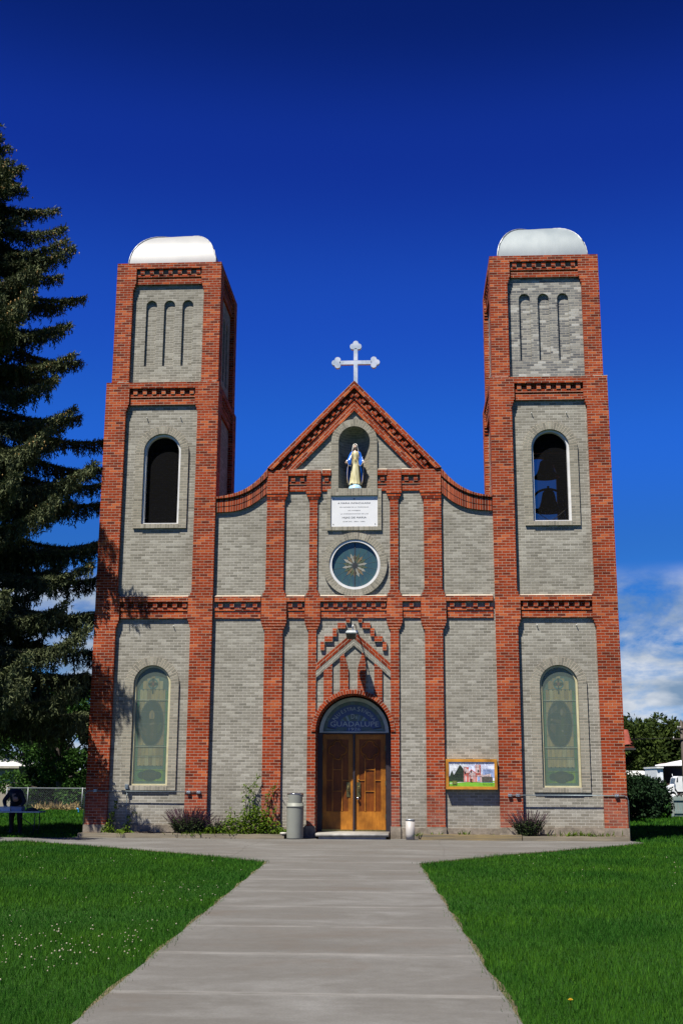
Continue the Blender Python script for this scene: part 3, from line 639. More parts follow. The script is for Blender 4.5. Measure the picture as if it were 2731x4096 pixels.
    # belts between the piers
    for a, e, o in ((-3.35,-2.2,.5),(-1.58,-1.105,.5),(-.72,.935,.62),(1.32,1.77,.5),(2.40,3.55,.5)):
        b = MB(); belt(b, a, e, ZM, f=.03, off=o); b.build('belt_course', [R, M['mortar']], CH)
    ZU = (8.38,8.52,8.56,8.63,8.78,8.925)
    for a, e, dn in ((-1.55,-1.085,2),(-.69,-.47,1),(.72,.955,1),(1.325,1.795,2)):
        b = MB(); belt(b, a, e, ZU, f=.03, dn=dn); b.build('belt_course', [R, M['mortar']], CH)
    # tall narrow piers
    def strip(x0, x1, f, inl=0, inr=0, outl=0, outr=0):
        b = MB(); Y = G+.03
        b.box(x0,x1,f,Y,.15,4.86)
        for i, w in enumerate((.035,.065,.09)): b.box(x0-w, x1+w, f-.008*(i+1), Y, 4.86+.073*i, 4.86+.073*(i+1))
        b.box(x0-.095, x1+.095, f-.03, Y, 5.08, 5.135); b.box(x0-.09,x1+.09,f-.025,Y,5.135,5.68); b.box(x0-.065,x1+.065,f-.02,Y,5.68,5.76); b.box(x0-.03,x1+.03,f-.01,Y,5.76,5.83)
        b.box(x0+.0,x1+.0,f,Y,5.83,8.16)
        b.box(x0-.03*(outl==0),x1+.03*(outr==0),f-.008,Y,8.16,8.235); b.box(x0-.065*(outl==0),x1+.065*(outr==0),f-.016,Y,8.235,8.31); b.box(x0-.09*(outl==0),x1+.09*(outr==0),f-.03,Y,8.31,8.365)
        b.box(x0-.08*(outl==0),x1+.08*(outr==0),f-.025,Y,8.365,8.925)
        b.build('pier', R, CH)
        c = MB(); c.box(x0-.02, x1+.02, f-.02, Y+.02, -.25, .148); c.build('footing', M['concrete'], CH)
    strip(-2.09,-1.64,.045,outl=1); strip(1.87,2.31,.045,outr=1); strip(-1.005,-.805,.07); strip(1.025,1.23,.07)
    for a, e in ((-3.4,-2.1),(-1.63,-1.02),(1.24,1.86),(2.32,3.6)):
        b = MB(); b.box(a, e, G-.03, G+.1, -.25, .12); b.build('footing', M['concrete'], CH)
    # small gable over the door: two red rows, two grey rows
    def vee(name, mat, zo, zi, y0, zfo, zfi):
        b = MB(); c = .12
        for sg, xe in ((-1,-.805),(1,1.025)):
            L = math.hypot(xe-c, zo-zfo); pts = [(c,zi),(xe,zfi),(xe,zfo),(c,zo)]; k = L/abs(xe-c); h = (zo-zi)*abs(xe-c)/L
            uv = [(0,0),(L,0),(L,h),(0,h)]
            if sg > 0: P, U = pts, uv
            else: P, U = pts[::-1], uv[::-1]
            b.poly([(x,y0,z) for x,z in P], U)
            for i in range(4):
                (xa,za),(xb,zb) = P[i], P[(i+1) % 4]; l = math.hypot(xb-xa, zb-za)
                b.poly([(xb,y0,zb),(xa,y0,za),(xa,G+.02,za),(xb,G+.02,zb)], [(l,0),(0,0),(0,.06),(l,.06)])
        return b.build(name, mat, CH)
    vee('door_gable', R, 4.82, 4.635, G-.05, 4.025, 3.84); vee('door_gable', GR, 4.633, 4.46, G-.045, 3.838, 3.665)
    zg = lambda x: 4.46 - abs(x-.12)*(4.46-3.665)/.92
    arch = lambda x: 2.365 + math.sqrt(max(0, 1.0**2-(x-.11)**2))
    for xs in ((-.615,-.41,-.615,-.41),(-.215,-.01,-.215,-.11),(.215,.415,.315,.415),(.625,.815,.625,.815)):
        a, e, ta, te = xs; b = MB()
        pts = [(a,arch(a)-.02),(e,arch(e)-.02)]
        if te < e: pts += [(e,3.88),(e-.03,4.0),(te+.02,4.16),(te,4.2),(te,zg(te)+.01),(ta,zg(ta)+.01)]
        elif ta > a: pts += [(e,zg(e)+.01),(ta,zg(ta)+.01),(ta,4.2),(ta-.02,4.16),(a+.03,4.0),(a,3.88)]
        else: pts += [(e,zg(e)+.01),(a,zg(a)+.01)]
        b.prism(pts, G-.05, G+.02, lambda x, z, a=a: (x-a, z)); b.build('pilaster_strip', R, CH)
    b = MB()
    for x0,x1,z0,z1 in ((-.07,.03,5.02,5.15),(-.28,-.08,4.88,5.015),(-.40,-.30,4.68,4.88),(-.60,-.40,4.55,4.68),(-.70,-.60,4.34,4.545),(.23,.33,5.02,5.15),(.33,.53,4.88,5.015),(.53,.63,4.68,4.88),(.63,.83,4.55,4.68),(.83,.93,4.335,4.54)):
        c = MB(); c.box(x0,x1,G-.06,G+.02,z0,z1); c.build('stepped_block', R, CH)
    # door arch
    b = MB(); b.ring(.11, 2.365, .915, 1.018, 0, PI, .045, G+.03, 36); b.build('door_arch', R, CH)
    # niche
    b = MB(); b.ring(.12, 9.69, .40, .585, 0, PI, G-.06, G+.02, 26)
    b.box(.12-.585,.12-.40,G-.06,G+.02,8.44,9.69,skip='t'); b.box(.12+.40,.12+.585,G-.06,G+.02,8.44,9.69,skip='t')
    b.build('niche_border', WG, CH)
    b = MB(); b.poly([(-.47,G-.075,8.255),(.71,G-.075,8.255),(.71,G-.075,8.44),(-.47,G-.075,8.44)], [(.106,-.47),(.106,.71),(.294,.71),(.294,-.47)])
    b.poly([(-.47,G-.075,8.44),(.71,G-.075,8.44),(.71,G+.4,8.45),(-.47,G+.4,8.45)]); b.poly([(-.47,G,8.255),(.71,G,8.255),(.71,G-.075,8.255),(-.47,G-.075,8.255)])
    b.poly([(-.47,G,8.255),(-.47,G-.075,8.255),(-.47,G-.075,8.44),(-.47,G,8.44)]); b.poly([(.71,G-.075,8.255),(.71,G,8.255),(.71,G,8.44),(.71,G-.075,8.44)])
    b.build('niche_sill', WG, CH)
    b = MB(); n = 20; r = .40; rows = []
    for z in (8.44, 9.69): rows.append([(.12-r*math.cos(PI*i/n), G+r*math.sin(PI*i/n), z) for i in range(n+1)])
    for i in range(n): b.poly([rows[0][i],rows[0][i+1],rows[1][i+1],rows[1][i]], [(r*PI*i/n,8.44),(r*PI*(i+1)/n,8.44),(r*PI*(i+1)/n,9.69),(r*PI*i/n,9.69)])
    for j in range(8):
        e0, e1 = PI/2*j/8, PI/2*(j+1)/8
        for i in range(n):
            p = lambda t, e: (.12-r*math.cos(t)*math.cos(e), G+r*math.sin(t)*math.cos(e), 9.69+r*math.sin(e))
            t0, t1 = PI*i/n, PI*(i+1)/n
            b.poly([p(t0,e0),p(t1,e0),p(t1,e1),p(t0,e1)], [(r*t0,9.69+r*e0),(r*t1,9.69+r*e0),(r*t1,9.69+r*e1),(r*t0,9.69+r*e1)])
    b.build('niche', WG, CH)
    # border of the marble plaque
    b = MB(); b.box(-.56,-.47,G-.05,G+.02,7.36,8.44,o=(-.57,0)); b.box(.715,.81,G-.05,G+.02,7.36,8.44,o=(.705,0))
    b.poly([(-.47,G-.05,7.36),(.715,G-.05,7.36),(.715,G-.05,7.455),(-.47,G-.05,7.455)], [(.003,-.47),(.003,.715),(.1,.715),(.1,-.47)])
    b.poly([(-.47,G,7.36),(.715,G,7.36),(.715,G-.05,7.36),(-.47,G-.05,7.36)]); b.poly([(-.47,G-.05,7.455),(.715,G-.05,7.455),(.715,G,7.455),(-.47,G,7.455)])
    b.build('plaque_border', WG, CH)
    # round window
    b = MB(); b.ring(.14, 6.49, .64, .81, 0, 2*PI, G-.06, G+.02, 56); 
    f = MB(); f.ring(.14, 6.49, .575, .637, 0, 2*PI, G-.035, G+.12, 48); rw = f.build('round_window', M['white'], CH); b.build('surround', WG, rw)
    s = MB(); y = G+.035; cx, cz = .14, 6.49
    s.poly([(cx+.58*math.cos(-2*PI*i/48),y,cz+.58*math.sin(2*PI*i/48)) for i in range(48)], None, 0)
    for k in range(18):
        A = 2*PI*(k+.5)/18; ln = .33 if k % 2 else .31; w = .045; mt = (1,2,3)[(k*7+k//3) % 3]
        d = (math.cos(A), math.sin(A)); pz = (-d[1], d[0])
        pt = lambda r, o: (cx+d[0]*r+pz[0]*o, y-.003, cz-.02+d[1]*r+pz[1]*o)
        s.poly([pt(.06,0),pt(.2,w),pt(ln,0),pt(.2,-w)][::-1], None, mt)
        s.poly([pt(.31,.003),pt(.31,-.003),pt(.56,-.004),pt(.56,.004)], None, 4)
    s.box(cx-.01,cx+.01,y-.012,y-.005,cz-.575,cz+.575,5); s.poly([(cx+.07*math.cos(2*PI*i/16),y-.006,cz-.02+.07*math.sin(2*PI*i/16)) for i in range(16)], None, 5)
    s.build('stained_glass', [glassmat('rose_blue',(.030,.060,.080),(.036,.080,.078),.15),glassmat('rose_pearl',(.25,.25,.21),(.19,.185,.15)),glassmat('rose_moss',(.07,.085,.04),(.045,.06,.035)),glassmat('rose_amber',(.16,.12,.06),(.10,.08,.04)),pmat('rose_lead',(.05,.08,.075)),pmat('rose_bar',(.012,.016,.022))], rw)
    # parapet behind the front and the nave with its roof
    b = MB(); prof = [(-3.4,5.2),(3.6,5.2)] + [(x,t-.02) for x,t,_,_ in sorted(SHR, reverse=True)] + [(.12,11.26)] + [(x,t-.02) for x,t,_,_ in sorted(SHL, reverse=True)]
    b.poly([(x,.565,z) for x,z in prof[::-1]])
    b.build('parapet_back', R, CH)
    b = MB(); b.box(-5.6,5.8,3.0,26,-.3,6.0,skip='td'); b.box(-3.5,3.7,1.6,3.0,-.3,7.0,skip='d'); b.prism([(-5.6,6.0),(5.8,6.0),(.1,8.6)], 3.0, 26, None, None, True); b.build('nave_wall', GR, CH)
    b = MB(); 
    b.poly([(-6.0,2.2,5.85),(.1,2.2,8.72),(.1,26.4,8.72),(-6.0,26.4,5.85)][::-1]); b.poly([(6.2,2.2,5.85),(6.2,26.4,5.85),(.1,26.4,8.72),(.1,2.2,8.72)][::-1]); b.build('nave_roof', M['tile'], CH)
    b = MB(); b.box(5.8,8.35,12.4,25,-.3,2.3,skip='d'); b.build('wing_wall', GR, CH)
    b = MB()                                                             # barrel tiles of the side wing, hipped at its front end
    b.T = lambda p: (1.49+(p[0]-1.49)*1.224, p[1]*1.2+6.7, 1.21+(p[2]-1.21)*1.224)
    for k in range(34):
        y0 = 5.5+k*.29; rows = []
        for t in range(7):
            a = PI*t/6; yy = y0+.145-.145*math.cos(a); h = .07*math.sin(a)
            rows.append([(5.9+h*.7, yy, 3.75+h*.7), (6.6+h*.7, yy, 3.1+h*.7), (6.62+h*.7, yy, 3.06+h*.7), (7.1+h*.7, yy, 2.62+h*.7), (7.12+h*.7, yy, 2.58+h*.7), (7.56+h*.7, yy, 2.19+h*.7)])
        b.loft(rows, None, False, False)
    for k in range(9):
        x0 = 7.56-.2-k*.2; zt = 2.19+.42*min(k+1.0, 3.4)
        rows = []
        for t in range(7):
            a = PI*t/6; xx = x0+.1-.1*math.cos(a); h = .05*math.sin(a)
            rows.append([(xx, 4.42-h, 2.19+h*.6), (xx, 4.42-h+(zt-2.19)*.45, 2.19+(zt-2.19)*.5+h*.6), (xx, 4.42-h+(zt-2.19)*.47, 2.16+(zt-2.19)*.5+h*.6), (xx, 4.42-h+(zt-2.19)*1.0, zt+h*.6)])
        b.loft(rows[::-1], None, False, False)
    b.tube([(7.56,4.44,2.22),(7.25,4.95,2.62),(6.85,5.5,3.05)], .07, 8); b.tube([(6.85,5.5,3.05),(5.9,5.6,3.8)], .06, 8)
    b.box(7.2,7.62,4.4,16,2.13,2.16); rf = b.build('wing_roof', M['tile'], CH)
    b = MB(); b.T = lambda p: (1.49+(p[0]-1.49)*1.224, p[1]*1.2+6.7, 1.21+(p[2]-1.21)*1.224); b.box(7.2,7.66,4.38,16,2.07,2.12); b.build('gutter', pmat('gutter_black',(.03,.03,.03)), rf)
# shoulder curve: x, top, middle, bottom
def dense(S):
    S = sorted(S); X = np.array([s[0] for s in S]); out = []
    xs = np.linspace(X[0], X[-1], 29)
    for c in (1,2,3):
        Yv = np.array([s[c] for s in S]); p = np.polyfit(X, Yv, 4); out.append(np.polyval(p, xs))
    return [(float(a), float(b), float(c), float(d)) for a, b, c, d in zip(xs, *out)]
SHL = dense([(-3.42,8.235,8.15,7.84),(-3.05,8.30,8.185,7.86),(-2.78,8.385,8.25,7.91),(-2.51,8.535,8.38,8.02),(-2.28,8.74,8.54,8.18),(-2.08,8.985,8.73,8.345)])
SHR = dense([(3.62,8.225,8.14,7.835),(3.28,8.27,8.175,7.86),(3.02,8.345,8.235,7.905),(2.755,8.515,8.37,7.99),(2.515,8.715,8.53,8.145),(2.315,8.965,8.72,8.325)])
centre()

# ------------------------------------------------------------------ doorway
def doorway():
    y = .83
    b = MB(); b.box(-.83,-.685,y,y+.16,-.1,2.34); b.box(.885,1.05,y,y+.16,-.1,2.34); b.box(-.83,1.05,y-.01,y+.16,2.335,2.375); b.box(.075,.12,y-.005,y+.13,-.05,2.334)
    b.box(-.9, 1.1, y+.17, y+.25, -.2, 3.4)
    b.build('door_frame', pmat('dark_purple_brown', (.022,.016,.022), (.013,.010,.014), .5), CH)
    for x0, hx, knob in ((-.68,.64,False),(.125,.09,True)):
        x1 = x0+.75; b = MB(); yy = y+.06; ins = yy+.018; s0 = x0+.085 if not knob else x0+.085
        px0, px1 = x0+.095, x1-.125 if False else x1-.115
        b.box(x0,x1,ins,yy+.09,0,2.333)                                # core: seen as the panels
        b.box(x0,px0,yy,ins,0,2.333,skip='b'); b.box(px1,x1,yy,ins,0,2.333,skip='b'); b.box(px0,px1,yy,ins,2.21,2.333,skip='blr'); 
        door = b.build('door', M['door'], CH)
        p = MB(); p.poly([(px0,ins-.002,.475),(px1,ins-.002,.475),(px1,ins-.002,2.21),(px0,ins-.002,2.21)]); p.build('panel', M['doorp'], door)
        k = MB(); k.box(px0,px1,yy+.004,ins,.0,.465,skip='b'); k.build('bottom_rail', M['door'], door)
        m = MB(); qx = (px0+px1)/2; qz = 1.95; w = .118
        for sx in (-1,1): m.box(qx+sx*w-.012, qx+sx*w+.012, yy-.004, ins, .475, 1.75)
        for z in (.955,1.475): m.box(qx-w+.012, qx+w-.012, yy-.003, ins, z-.012, z+.012)
        for sx in (-1,1):
            xa, xb = (px0, qx-w-.012) if sx < 0 else (qx+w+.012, px1); m.box(xa, xb, yy-.002, ins, 1.205, 1.23)
        out = []
        for i, (cx, cz, a0) in enumerate(((.118,0,-90),(0,.118,0),(-.118,0,90),(0,-.118,180))):
            for j in range(13): a = math.radians(a0-0+15*j); out.append((qx+cx*1.0+.105*math.cos(a), qz+cz+.105*math.sin(a)))
        out = [o for o in out if True]
        m.tube([(x, ins-.008, z) for x, z in out+out[:1]], .013, 6)
        big = [(qx+.225*math.cos(2*PI*i/40), ins-.004, qz+.235*math.sin(2*PI*i/40)) for i in range(41)]
        m.tube(big, .007, 5)
        m.build('moulding', M['door'], door)
        h = MB(); hx0 = x0+hx; h.box(hx0-.048+.0, hx0+.042, yy-.012, yy, .815, 1.17); pl = h.build('handle_plate', M['agedbrass'], door)
        g = MB(); g.tube([(hx0,yy-.01,1.085),(hx0,yy-.045,1.075),(hx0,yy-.06,1.03),(hx0,yy-.058,.98),(hx0,yy-.04,.945),(hx0,yy-.01,.94)], [.008,.011,.014,.013,.010,.007], 8); g.build('pull_handle', M['brass'], door)
        if knob:
            n = MB(); n.T = lambda q: (hx0-.02+q[0], yy-.0-q[2], .785+q[1]); n.lathe(0, 0, [(.012,0),(.012,.02),(.030,.032),(.034,.045),(.026,.06),(.0005,.064)], 16); n.build('door_knob', pmat('steel', (.6,.6,.62), None, .15, 1), door)
            n = MB(); n.T = lambda q: (hx0-.0+q[0], yy-q[2], 1.225+q[1]); n.lathe(0, 0, [(.018,0),(.018,.01),(.0005,.012)], 12); n.build('lock', M['agedbrass'], door)
        d = MB(); d.box(x0-.005,x1+.005,yy-.025,yy,.004,.040); d.build('kick_strip', M['brass'], door)
        hx1 = x0 if not knob else x1
        for z in (.35,1.15,2.0):
            hg = MB(); hg.box(hx1-.012,hx1+.012,yy-.012,yy,z-.06,z+.06); hg.build('hinge', M['agedbrass'], door)
    # fanlight with its lettering
    cx, cz, y = .10, 2.372, .80
    f = MB(); f.ring(cx, cz, .775, .862, 0, PI, y, y+.07, 36); f.box(cx-.775,cx+.775,y,y+.05,cz,cz+.025)
    fan = f.build('fanlight', pmat('blue_grey_paint', (.52,.60,.60), (.38,.45,.45)), CH)
    s = MB(); yy = y+.055
    s.poly([(cx+.775*math.cos(PI*i/36), yy, cz+.775*math.sin(PI*i/36)) for i in range(37)], None, 0)
    P = lambda pts, m, l: s.poly([(cx+a, yy-.002*l, cz+c) for a, c in pts], None, m)
    def sect(r0, r1, a0, a1, m, l, n=4, flat=0):
        A = [math.radians(a0+(a1-a0)*i/n) for i in range(n+1)]
        P([(r0*math.cos(t), max(flat, r0*math.sin(t))) for t in A][::-1] + [(r1*math.cos(t), max(flat, r1*math.sin(t))) for t in A], m, l)
    for k in range(24):
        sect(.70,.765, 180*k/24+.4, 180*(k+1)/24-.4, (1,2,3,2)[(k*5) % 4], 1, 2)
    sect(.46,.685,10,170,4,1,24)
    for k in range(13): sect(.24,.455, 34+112*k/13+.5, 34+112*(k+1)/13-.5, (2,3,5,2,6,3,2)[k % 7], 1, 2)
    P([(-.66,.135),(.66,.135),(.64,.285),(-.64,.285)], 4, 2)
    for k in range(4): sect(.2,.70, 1+k*2.7, 1+(k+1)*2.7-.3, (6,3,6,2)[k], 1, 2); sect(.2,.70, 179-(k+1)*2.7+.3, 179-k*2.7, (6,3,6,2)[k], 1, 2)
    P([(-.185,.03),(.175,.03),(.175,.13),(-.185,.13)], 4, 3)
    C = lambda a, b_: glassmat('fan_glass', a, b_, .3)
    s.build('stained_glass', [C((0.06,0.11,0.12),(0.044,0.08,0.1)), C((0.1,0.17,0.18),(0.08,0.14,0.16)), C((0.1,0.13,0.11),(0.07,0.1,0.09)), C((0.08,0.15,0.1),(0.06,0.11,0.09)), C((0.028,0.05,0.22),(0.024,0.06,0.18)), C((0.28,0.36,0.38),(0.2,0.28,0.32)), C((0.12,0.2,0.25),(0.1,0.16,0.22))], fan)
    t = MB(); ty = yy-.009
    t.text('GUADALUPE', .175, cx+.005, cz+.207, ty, width=1.20); t.text('D', .165, cx-.035, cz+.395, ty, width=.085); t.text('E', .11, cx+.062, cz+.372, ty, width=.055); t.text('1926', .10, cx-.005, cz+.082, ty, width=.29)
    word = 'NUESTRA SEÑORA'
    ang = [143,131,121,113,105,97.5,90,0,79,69.5,60.5,51.5,42.5,34.5]
    for ch, a in zip(word, ang):
        if ch == ' ': continue
        a = math.radians(a); big = ch == 'N' and a > 2 or ch == 'S' and a < 1.5; r = .585
        t.text(ch, .17 if big else .125, cx+r*math.cos(a), cz+r*math.sin(a), ty, rot=a-PI/2)
    t.build('lettering', pmat('pale_glass', (.46,.53,.53), (.38,.45,.46)), fan)
    b = MB()                                                            # doorstep slab
    pts = [(-.72,-.36),(.92,-.36)]; y0, y1 = -.36, .9
    prof = [(y0+.03,-.075),(y0,-.055),(y0,-.025),(y0+.02,-.008),(y0+.06,-.003),(y1,.0)]
    b.loft([[(-.75,a,z) for a,z in prof],[(.965,a,z) for a,z in prof]], None, False, False)
    b.poly([(-.75,a,z) for a,z in prof+[(y1,-.1),(y0+.05,-.1)]][::-1]); b.poly([(.965,a,z) for a,z in prof+[(y1,-.1),(y0+.05,-.1)]])
    b.box(-.68,.9,-.30,.3,-.16,-.06)
    tag(b.build('doorstep', M['stepc'], CH))
doorway()

# ------------------------------------------------------------------ things on the facade
def floodlight():
    e = empty('floodlight', (.17,.07,4.86), 'grey metal floodlight on a bent arm over the church door', 'lamp')
    b = MB(); b.tube([(.19,.13,4.80),(.185,0,4.88),(.17,-.12,4.93),(.145,-.28,4.945),(.125,-.4,4.92),(.118,-.44,4.86),(.118,-.44,4.76)], .014, 8); b.tube([(.19,.12,4.80),(.19,.07,4.80)], .035, 10); b.build('arm', M['galv'], e)
    b = MB(); x0, x1, ya, yb = -.035, .205, -.66, -.36                     # housing: a hood over the lens
    ft = [(x0+.02,ya+.05,4.745),(x1-.02,ya+.05,4.745),(x1-.02,yb,4.76),(x0+.02,yb,4.76)]; lo = [(x0-.01,ya,4.69),(x1+.01,ya,4.69),(x1+.01,yb,4.69),(x0-.01,yb,4.69)]; bt = [(x0+.005,ya+.01,4.66),(x1-.005,ya+.01,4.66),(x1-.005,yb,4.58),(x0+.005,yb,4.58)]
    b.poly(ft)
    for A, B in ((lo,ft),(bt,lo)):
        for i in range(4): b.poly([A[i],A[(i+1)%4],B[(i+1)%4],B[i]])
    b.box(.02,.05,-.58,-.55,4.74,4.775); b.box(.11,.15,-.5,-.46,4.74,4.79); b.build('housing', M['galv'], e)
    b = MB(); b.poly([(x0+.01,ya+.012,4.655),(x1-.01,ya+.012,4.655),(x1-.015,ya+.08,4.535),(x0+.015,ya+.08,4.535)][::-1]); b.poly([(x0+.01,ya+.012,4.655),(x0+.015,ya+.08,4.535),(x0+.005,yb,4.56),(x0+.005,yb,4.62)]); b.poly([(x1-.01,ya+.012,4.655),(x1-.005,yb,4.62),(x1-.005,yb,4.56),(x1-.015,ya+.08,4.535)]); b.poly([(x0+.015,ya+.08,4.535),(x1-.015,ya+.08,4.535),(x1-.005,yb,4.56),(x0+.005,yb,4.56)])
    m = pmat('smoked_lens', (.07,.062,.035), (.03,.027,.02), .15); b.build('lens', m, e)
floodlight()
def plaque():
    b = MB(); b.box(-.468,.713,G-.02,G+.02,7.457,8.25); p = b.build('plaque', pmat('white_marble', (.62,.625,.625), (.58,.59,.595), .35, scale=3))
    tag(p, 'white marble plaque with black Spanish lettering under the niche', 'plaque')
    t = MB(); y = G-.023; c = .122
    def line(s, cap, z, w): t.text(s, cap*1.38, c, z, y, width=w)
    line('A MARIA INMACULADA', .042, 8.065, .83); line('EN NOMBRE DE LA PARROQUIA', .022, 7.962, .73); line('DE CONEJOS', .022, 7.875, .31); line('LA CONGREGACION DE LAS', .022, 7.788, .70); line('HIJAS DE MARIA', .046, 7.690, .61); line('8 DE DIC. 1854—1904.', .024, 7.588, .56)
    ink = pmat('black_inlay', (.03,.03,.032), None, .5); t.build('lettering', ink, p); t = MB()
    t.box(c-.005,c+.005,y,y+.001,8.155,8.197); t.box(c-.021,c+.021,y-.0005,y+.001,8.171,8.181)
    for ax, az in ((.021,8.176),(-.021,8.176)): t.box(c+ax-.003,c+ax+.003,y-.001,y+.001,az-.010,az+.010)
    for az in (8.195,8.157): t.box(c-.010,c+.010,y-.001,y+.001,az-.003,az+.003)
    t.build('emblem', ink, p)
    for x, z in ((-.40,8.185),(.645,8.19),(-.405,7.52),(.65,7.525)):
        b = MB(); b.T = lambda q, x=x, z=z: (x+q[0], y-q[2], z+q[1]); b.lathe(0,0,[(.011,0),(.010,.006),(.0005,.008)],10); b.build('bolt', M['black'], p)
plaque()
def sign():  # the board hangs on battens, so its frame stands off the wall
    e = empty('church_sign', (2.94,.0,1.0), 'honey wood framed sign board with a church picture between two brick piers', 'sign')
    y0 = -.04
    X0, X1, Z0, Z1 = 2.33, 3.545, 1.02, 1.725; w = .066
    b = MB()
    b.prism([(X0,Z0),(X1,Z0),(X1-w,Z0+w),(X0+w,Z0+w)], y0-.022, G); b.prism([(X1,Z1),(X0,Z1),(X0+w,Z1-w),(X1-w,Z1-w)], y0-.022, G)
    fr1 = b.build('frame_rail', M['signw'], e)
    for pts in ([(X0,Z1),(X0,Z0),(X0+w,Z0+w),(X0+w,Z1-w)], [(X1,Z0),(X1,Z1),(X1-w,Z1-w),(X1-w,Z0+w)]):
        b = MB(); b.prism(pts, y0-.023, G); b.build('frame_stile', wood('honey_pine_upright', (.50,.23,.032), (.38,.165,.022), (14,14,2)), e)
    s = MB(); x0, x1, z0, z1 = X0+w-.004, X1-w+.004, Z0+w-.004, Z1-w+.004; W_, H_ = x1-x0, z1-z0; L = [0]
    def P(pts, m):
        L[0] += 1; s.poly([(x0+a*W_, y0-.0004*L[0], z0+c*H_) for a, c in pts], None, m)
    def Q(a, c, e_, f, m): P([(a,c),(e_,c),(e_,f),(a,f)], m)
    Q(0,0,1,1,0); Q(.0,.45,.4,.9,1); Q(.75,.35,1,.7,9)
    Q(0,0,1,.17,2); P([(0,.1),(.3,.12),(.75,.2),(1,.19),(1,.24),(0,.22)], 2); P([(0,.11),(.3,.17),(.55,.19),(.55,.205),(.25,.19),(0,.14)], 3)
    P([(.02,.2),(.45,.18),(.42,.35),(.36,.55),(.31,.75),(.25,.88),(.2,.72),(.13,.5),(.07,.38)], 4); P([(0,.2),(.15,.2),(.12,.45),(.075,.66),(.03,.45),(0,.35)], 4)
    P([(.33,.19),(.74,.19),(.74,.5),(.60,.58),(.49,.69),(.44,.6),(.33,.55)], 5); Q(.335,.19,.44,.78,6); Q(.345,.55,.39,.76,5); Q(.39,.55,.435,.70,5); Q(.585,.19,.70,.88,6); Q(.60,.55,.67,.86,5); Q(.63,.57,.655,.68,7); Q(.345,.50,.375,.60,7); Q(.36,.2,.395,.44,5); Q(.61,.2,.69,.46,5)
    for a in (.455,.475,.535,.56): Q(a,.19,a+.012,.46,6)
    P([(.44,.5),(.49,.67),(.545,.6),(.60,.52),(.60,.55),(.49,.71),(.44,.54)], 6); Q(.48,.57,.505,.65,7); Q(.47,.19,.525,.32,7); Q(.50,.19,.52,.30,8); Q(.63,.24,.68,.40,9); Q(.72,.2,.95,.40,10); P([(.74,.4),(.92,.4),(.92,.52),(.74,.46)],5)
    Q(.08,.085,.18,.235,11); P([(.13,.1),(.16,.13),(.16,.2),(.10,.2),(.10,.13)], 12)
    mats = [pmat('print_sky',(.62,.66,.80),(.52,.56,.72),.4,scale=2), pmat('print_cloud',(.66,.70,.74),None,.4), pmat('print_grass',(.18,.42,.03),(.13,.33,.02),.4), pmat('print_road',(.48,.46,.42),None,.4), pmat('print_tree',(.012,.022,.012),(.03,.045,.02),.4,scale=30), pmat('print_wall',(.55,.44,.42),None,.4), pmat('print_brick',(.50,.12,.09),None,.4), pmat('print_dark',(.02,.02,.02),None,.4), pmat('print_door',(.42,.14,.05),None,.4), pmat('print_blue',(.25,.33,.55),None,.4), pmat('print_stone',(.05,.045,.035),(.09,.08,.06),.4,scale=30), pmat('print_crest',(.10,.12,.02),None,.4), pmat('print_crest_field',(.16,.18,.04),None,.4)]
    s.build('picture', mats, e)
    t = MB(); yt = y0-.0004*(L[0]+4)
    def line(tx, size, a, c, w): t.text(tx, size, x0+a*W_, z0+c*H_, yt, width=w*W_)
    line('Our Lady of Guadalupe Catholic Church', .062, .5, .925, .95); line('Church Open Daily', .04, .335, .80, .33); line('Visitors Welcome', .04, .70, .80, .31); line('Summer Hours', .04, .23, .715, .25); line('Winter Hours', .04, .80, .715, .24); line('7:00am to 6:00pm', .04, .24, .63, .30); line('9:00am to 4:00pm', .04, .80, .63, .30)
    line('Sunday Mass 7:30am (October to April)', .045, .49, .525, .80); line('Sunday Mass 11:00am (All year round)', .045, .49, .435, .80); line('Theatine Fathers', .035, .13, .045, .22)
    line('Antonito, CO 81120', .028, .85, .12, .23); line('Ph. 719-376-5985', .028, .85, .085, .20)
    t.build('lettering', pmat('print_ink', (.015,.015,.012), None, .5), e)
sign()
def conduit(label, pts, boxes, extra):
    e = empty('conduit', (pts[0][0], 0, pts[0][2]), label, 'conduit')
    b = MB(); b.tube(pts, .0115, 8)
    for p in extra: b.tube(p, .010, 8)
    b.build('pipe', M['galvblue'], e)
    for x, z, w, two in boxes:
        b = MB(); y = -.055 if True else 0
        b.box(x-w/2,x+w/2,-.06,.0,z-.032,z+.032); o = b.build('outlet_box', M['galv'], e)
        k = MB()
        for d in ((-.022,.022) if two else (0,)): 
            k.T = lambda q, d=d: (x+d+q[0], -.06-q[2], z+q[1]); k.lathe(0,0,[(.013,0),(.013,.006),(.0005,.007)],10)
        k.build('cover', M['seam'], o)
conduit('grey steel conduit with outlet boxes under the stained window of the left tower', [(-6.372,-.02,-.05),(-6.372,-.02,.80),(-6.36,-.02,.88),(-6.30,-.02,.93),(-6.1,-.02,.935),(-5.8,-.02,.935),(-3.58,-.02,.925)], [(-6.115,.945,.08,True),(-3.84,.925,.09,True),(-3.595,.925,.09,True)], [[(-5.355,-.01,-.05),(-5.355,.05,.35),(-5.355,.05,1.03)]])
conduit('grey steel conduit with outlet boxes under the stained window of the right tower', [(3.83,-.02,.89),(6.35,-.02,.895),(6.50,-.02,.89),(6.575,-.02,.86),(6.60,-.02,.78),(6.60,-.02,-.1)], [(3.83,.89,.085,True),(4.02,.89,.09,True),(6.335,.895,.09,True)], [])
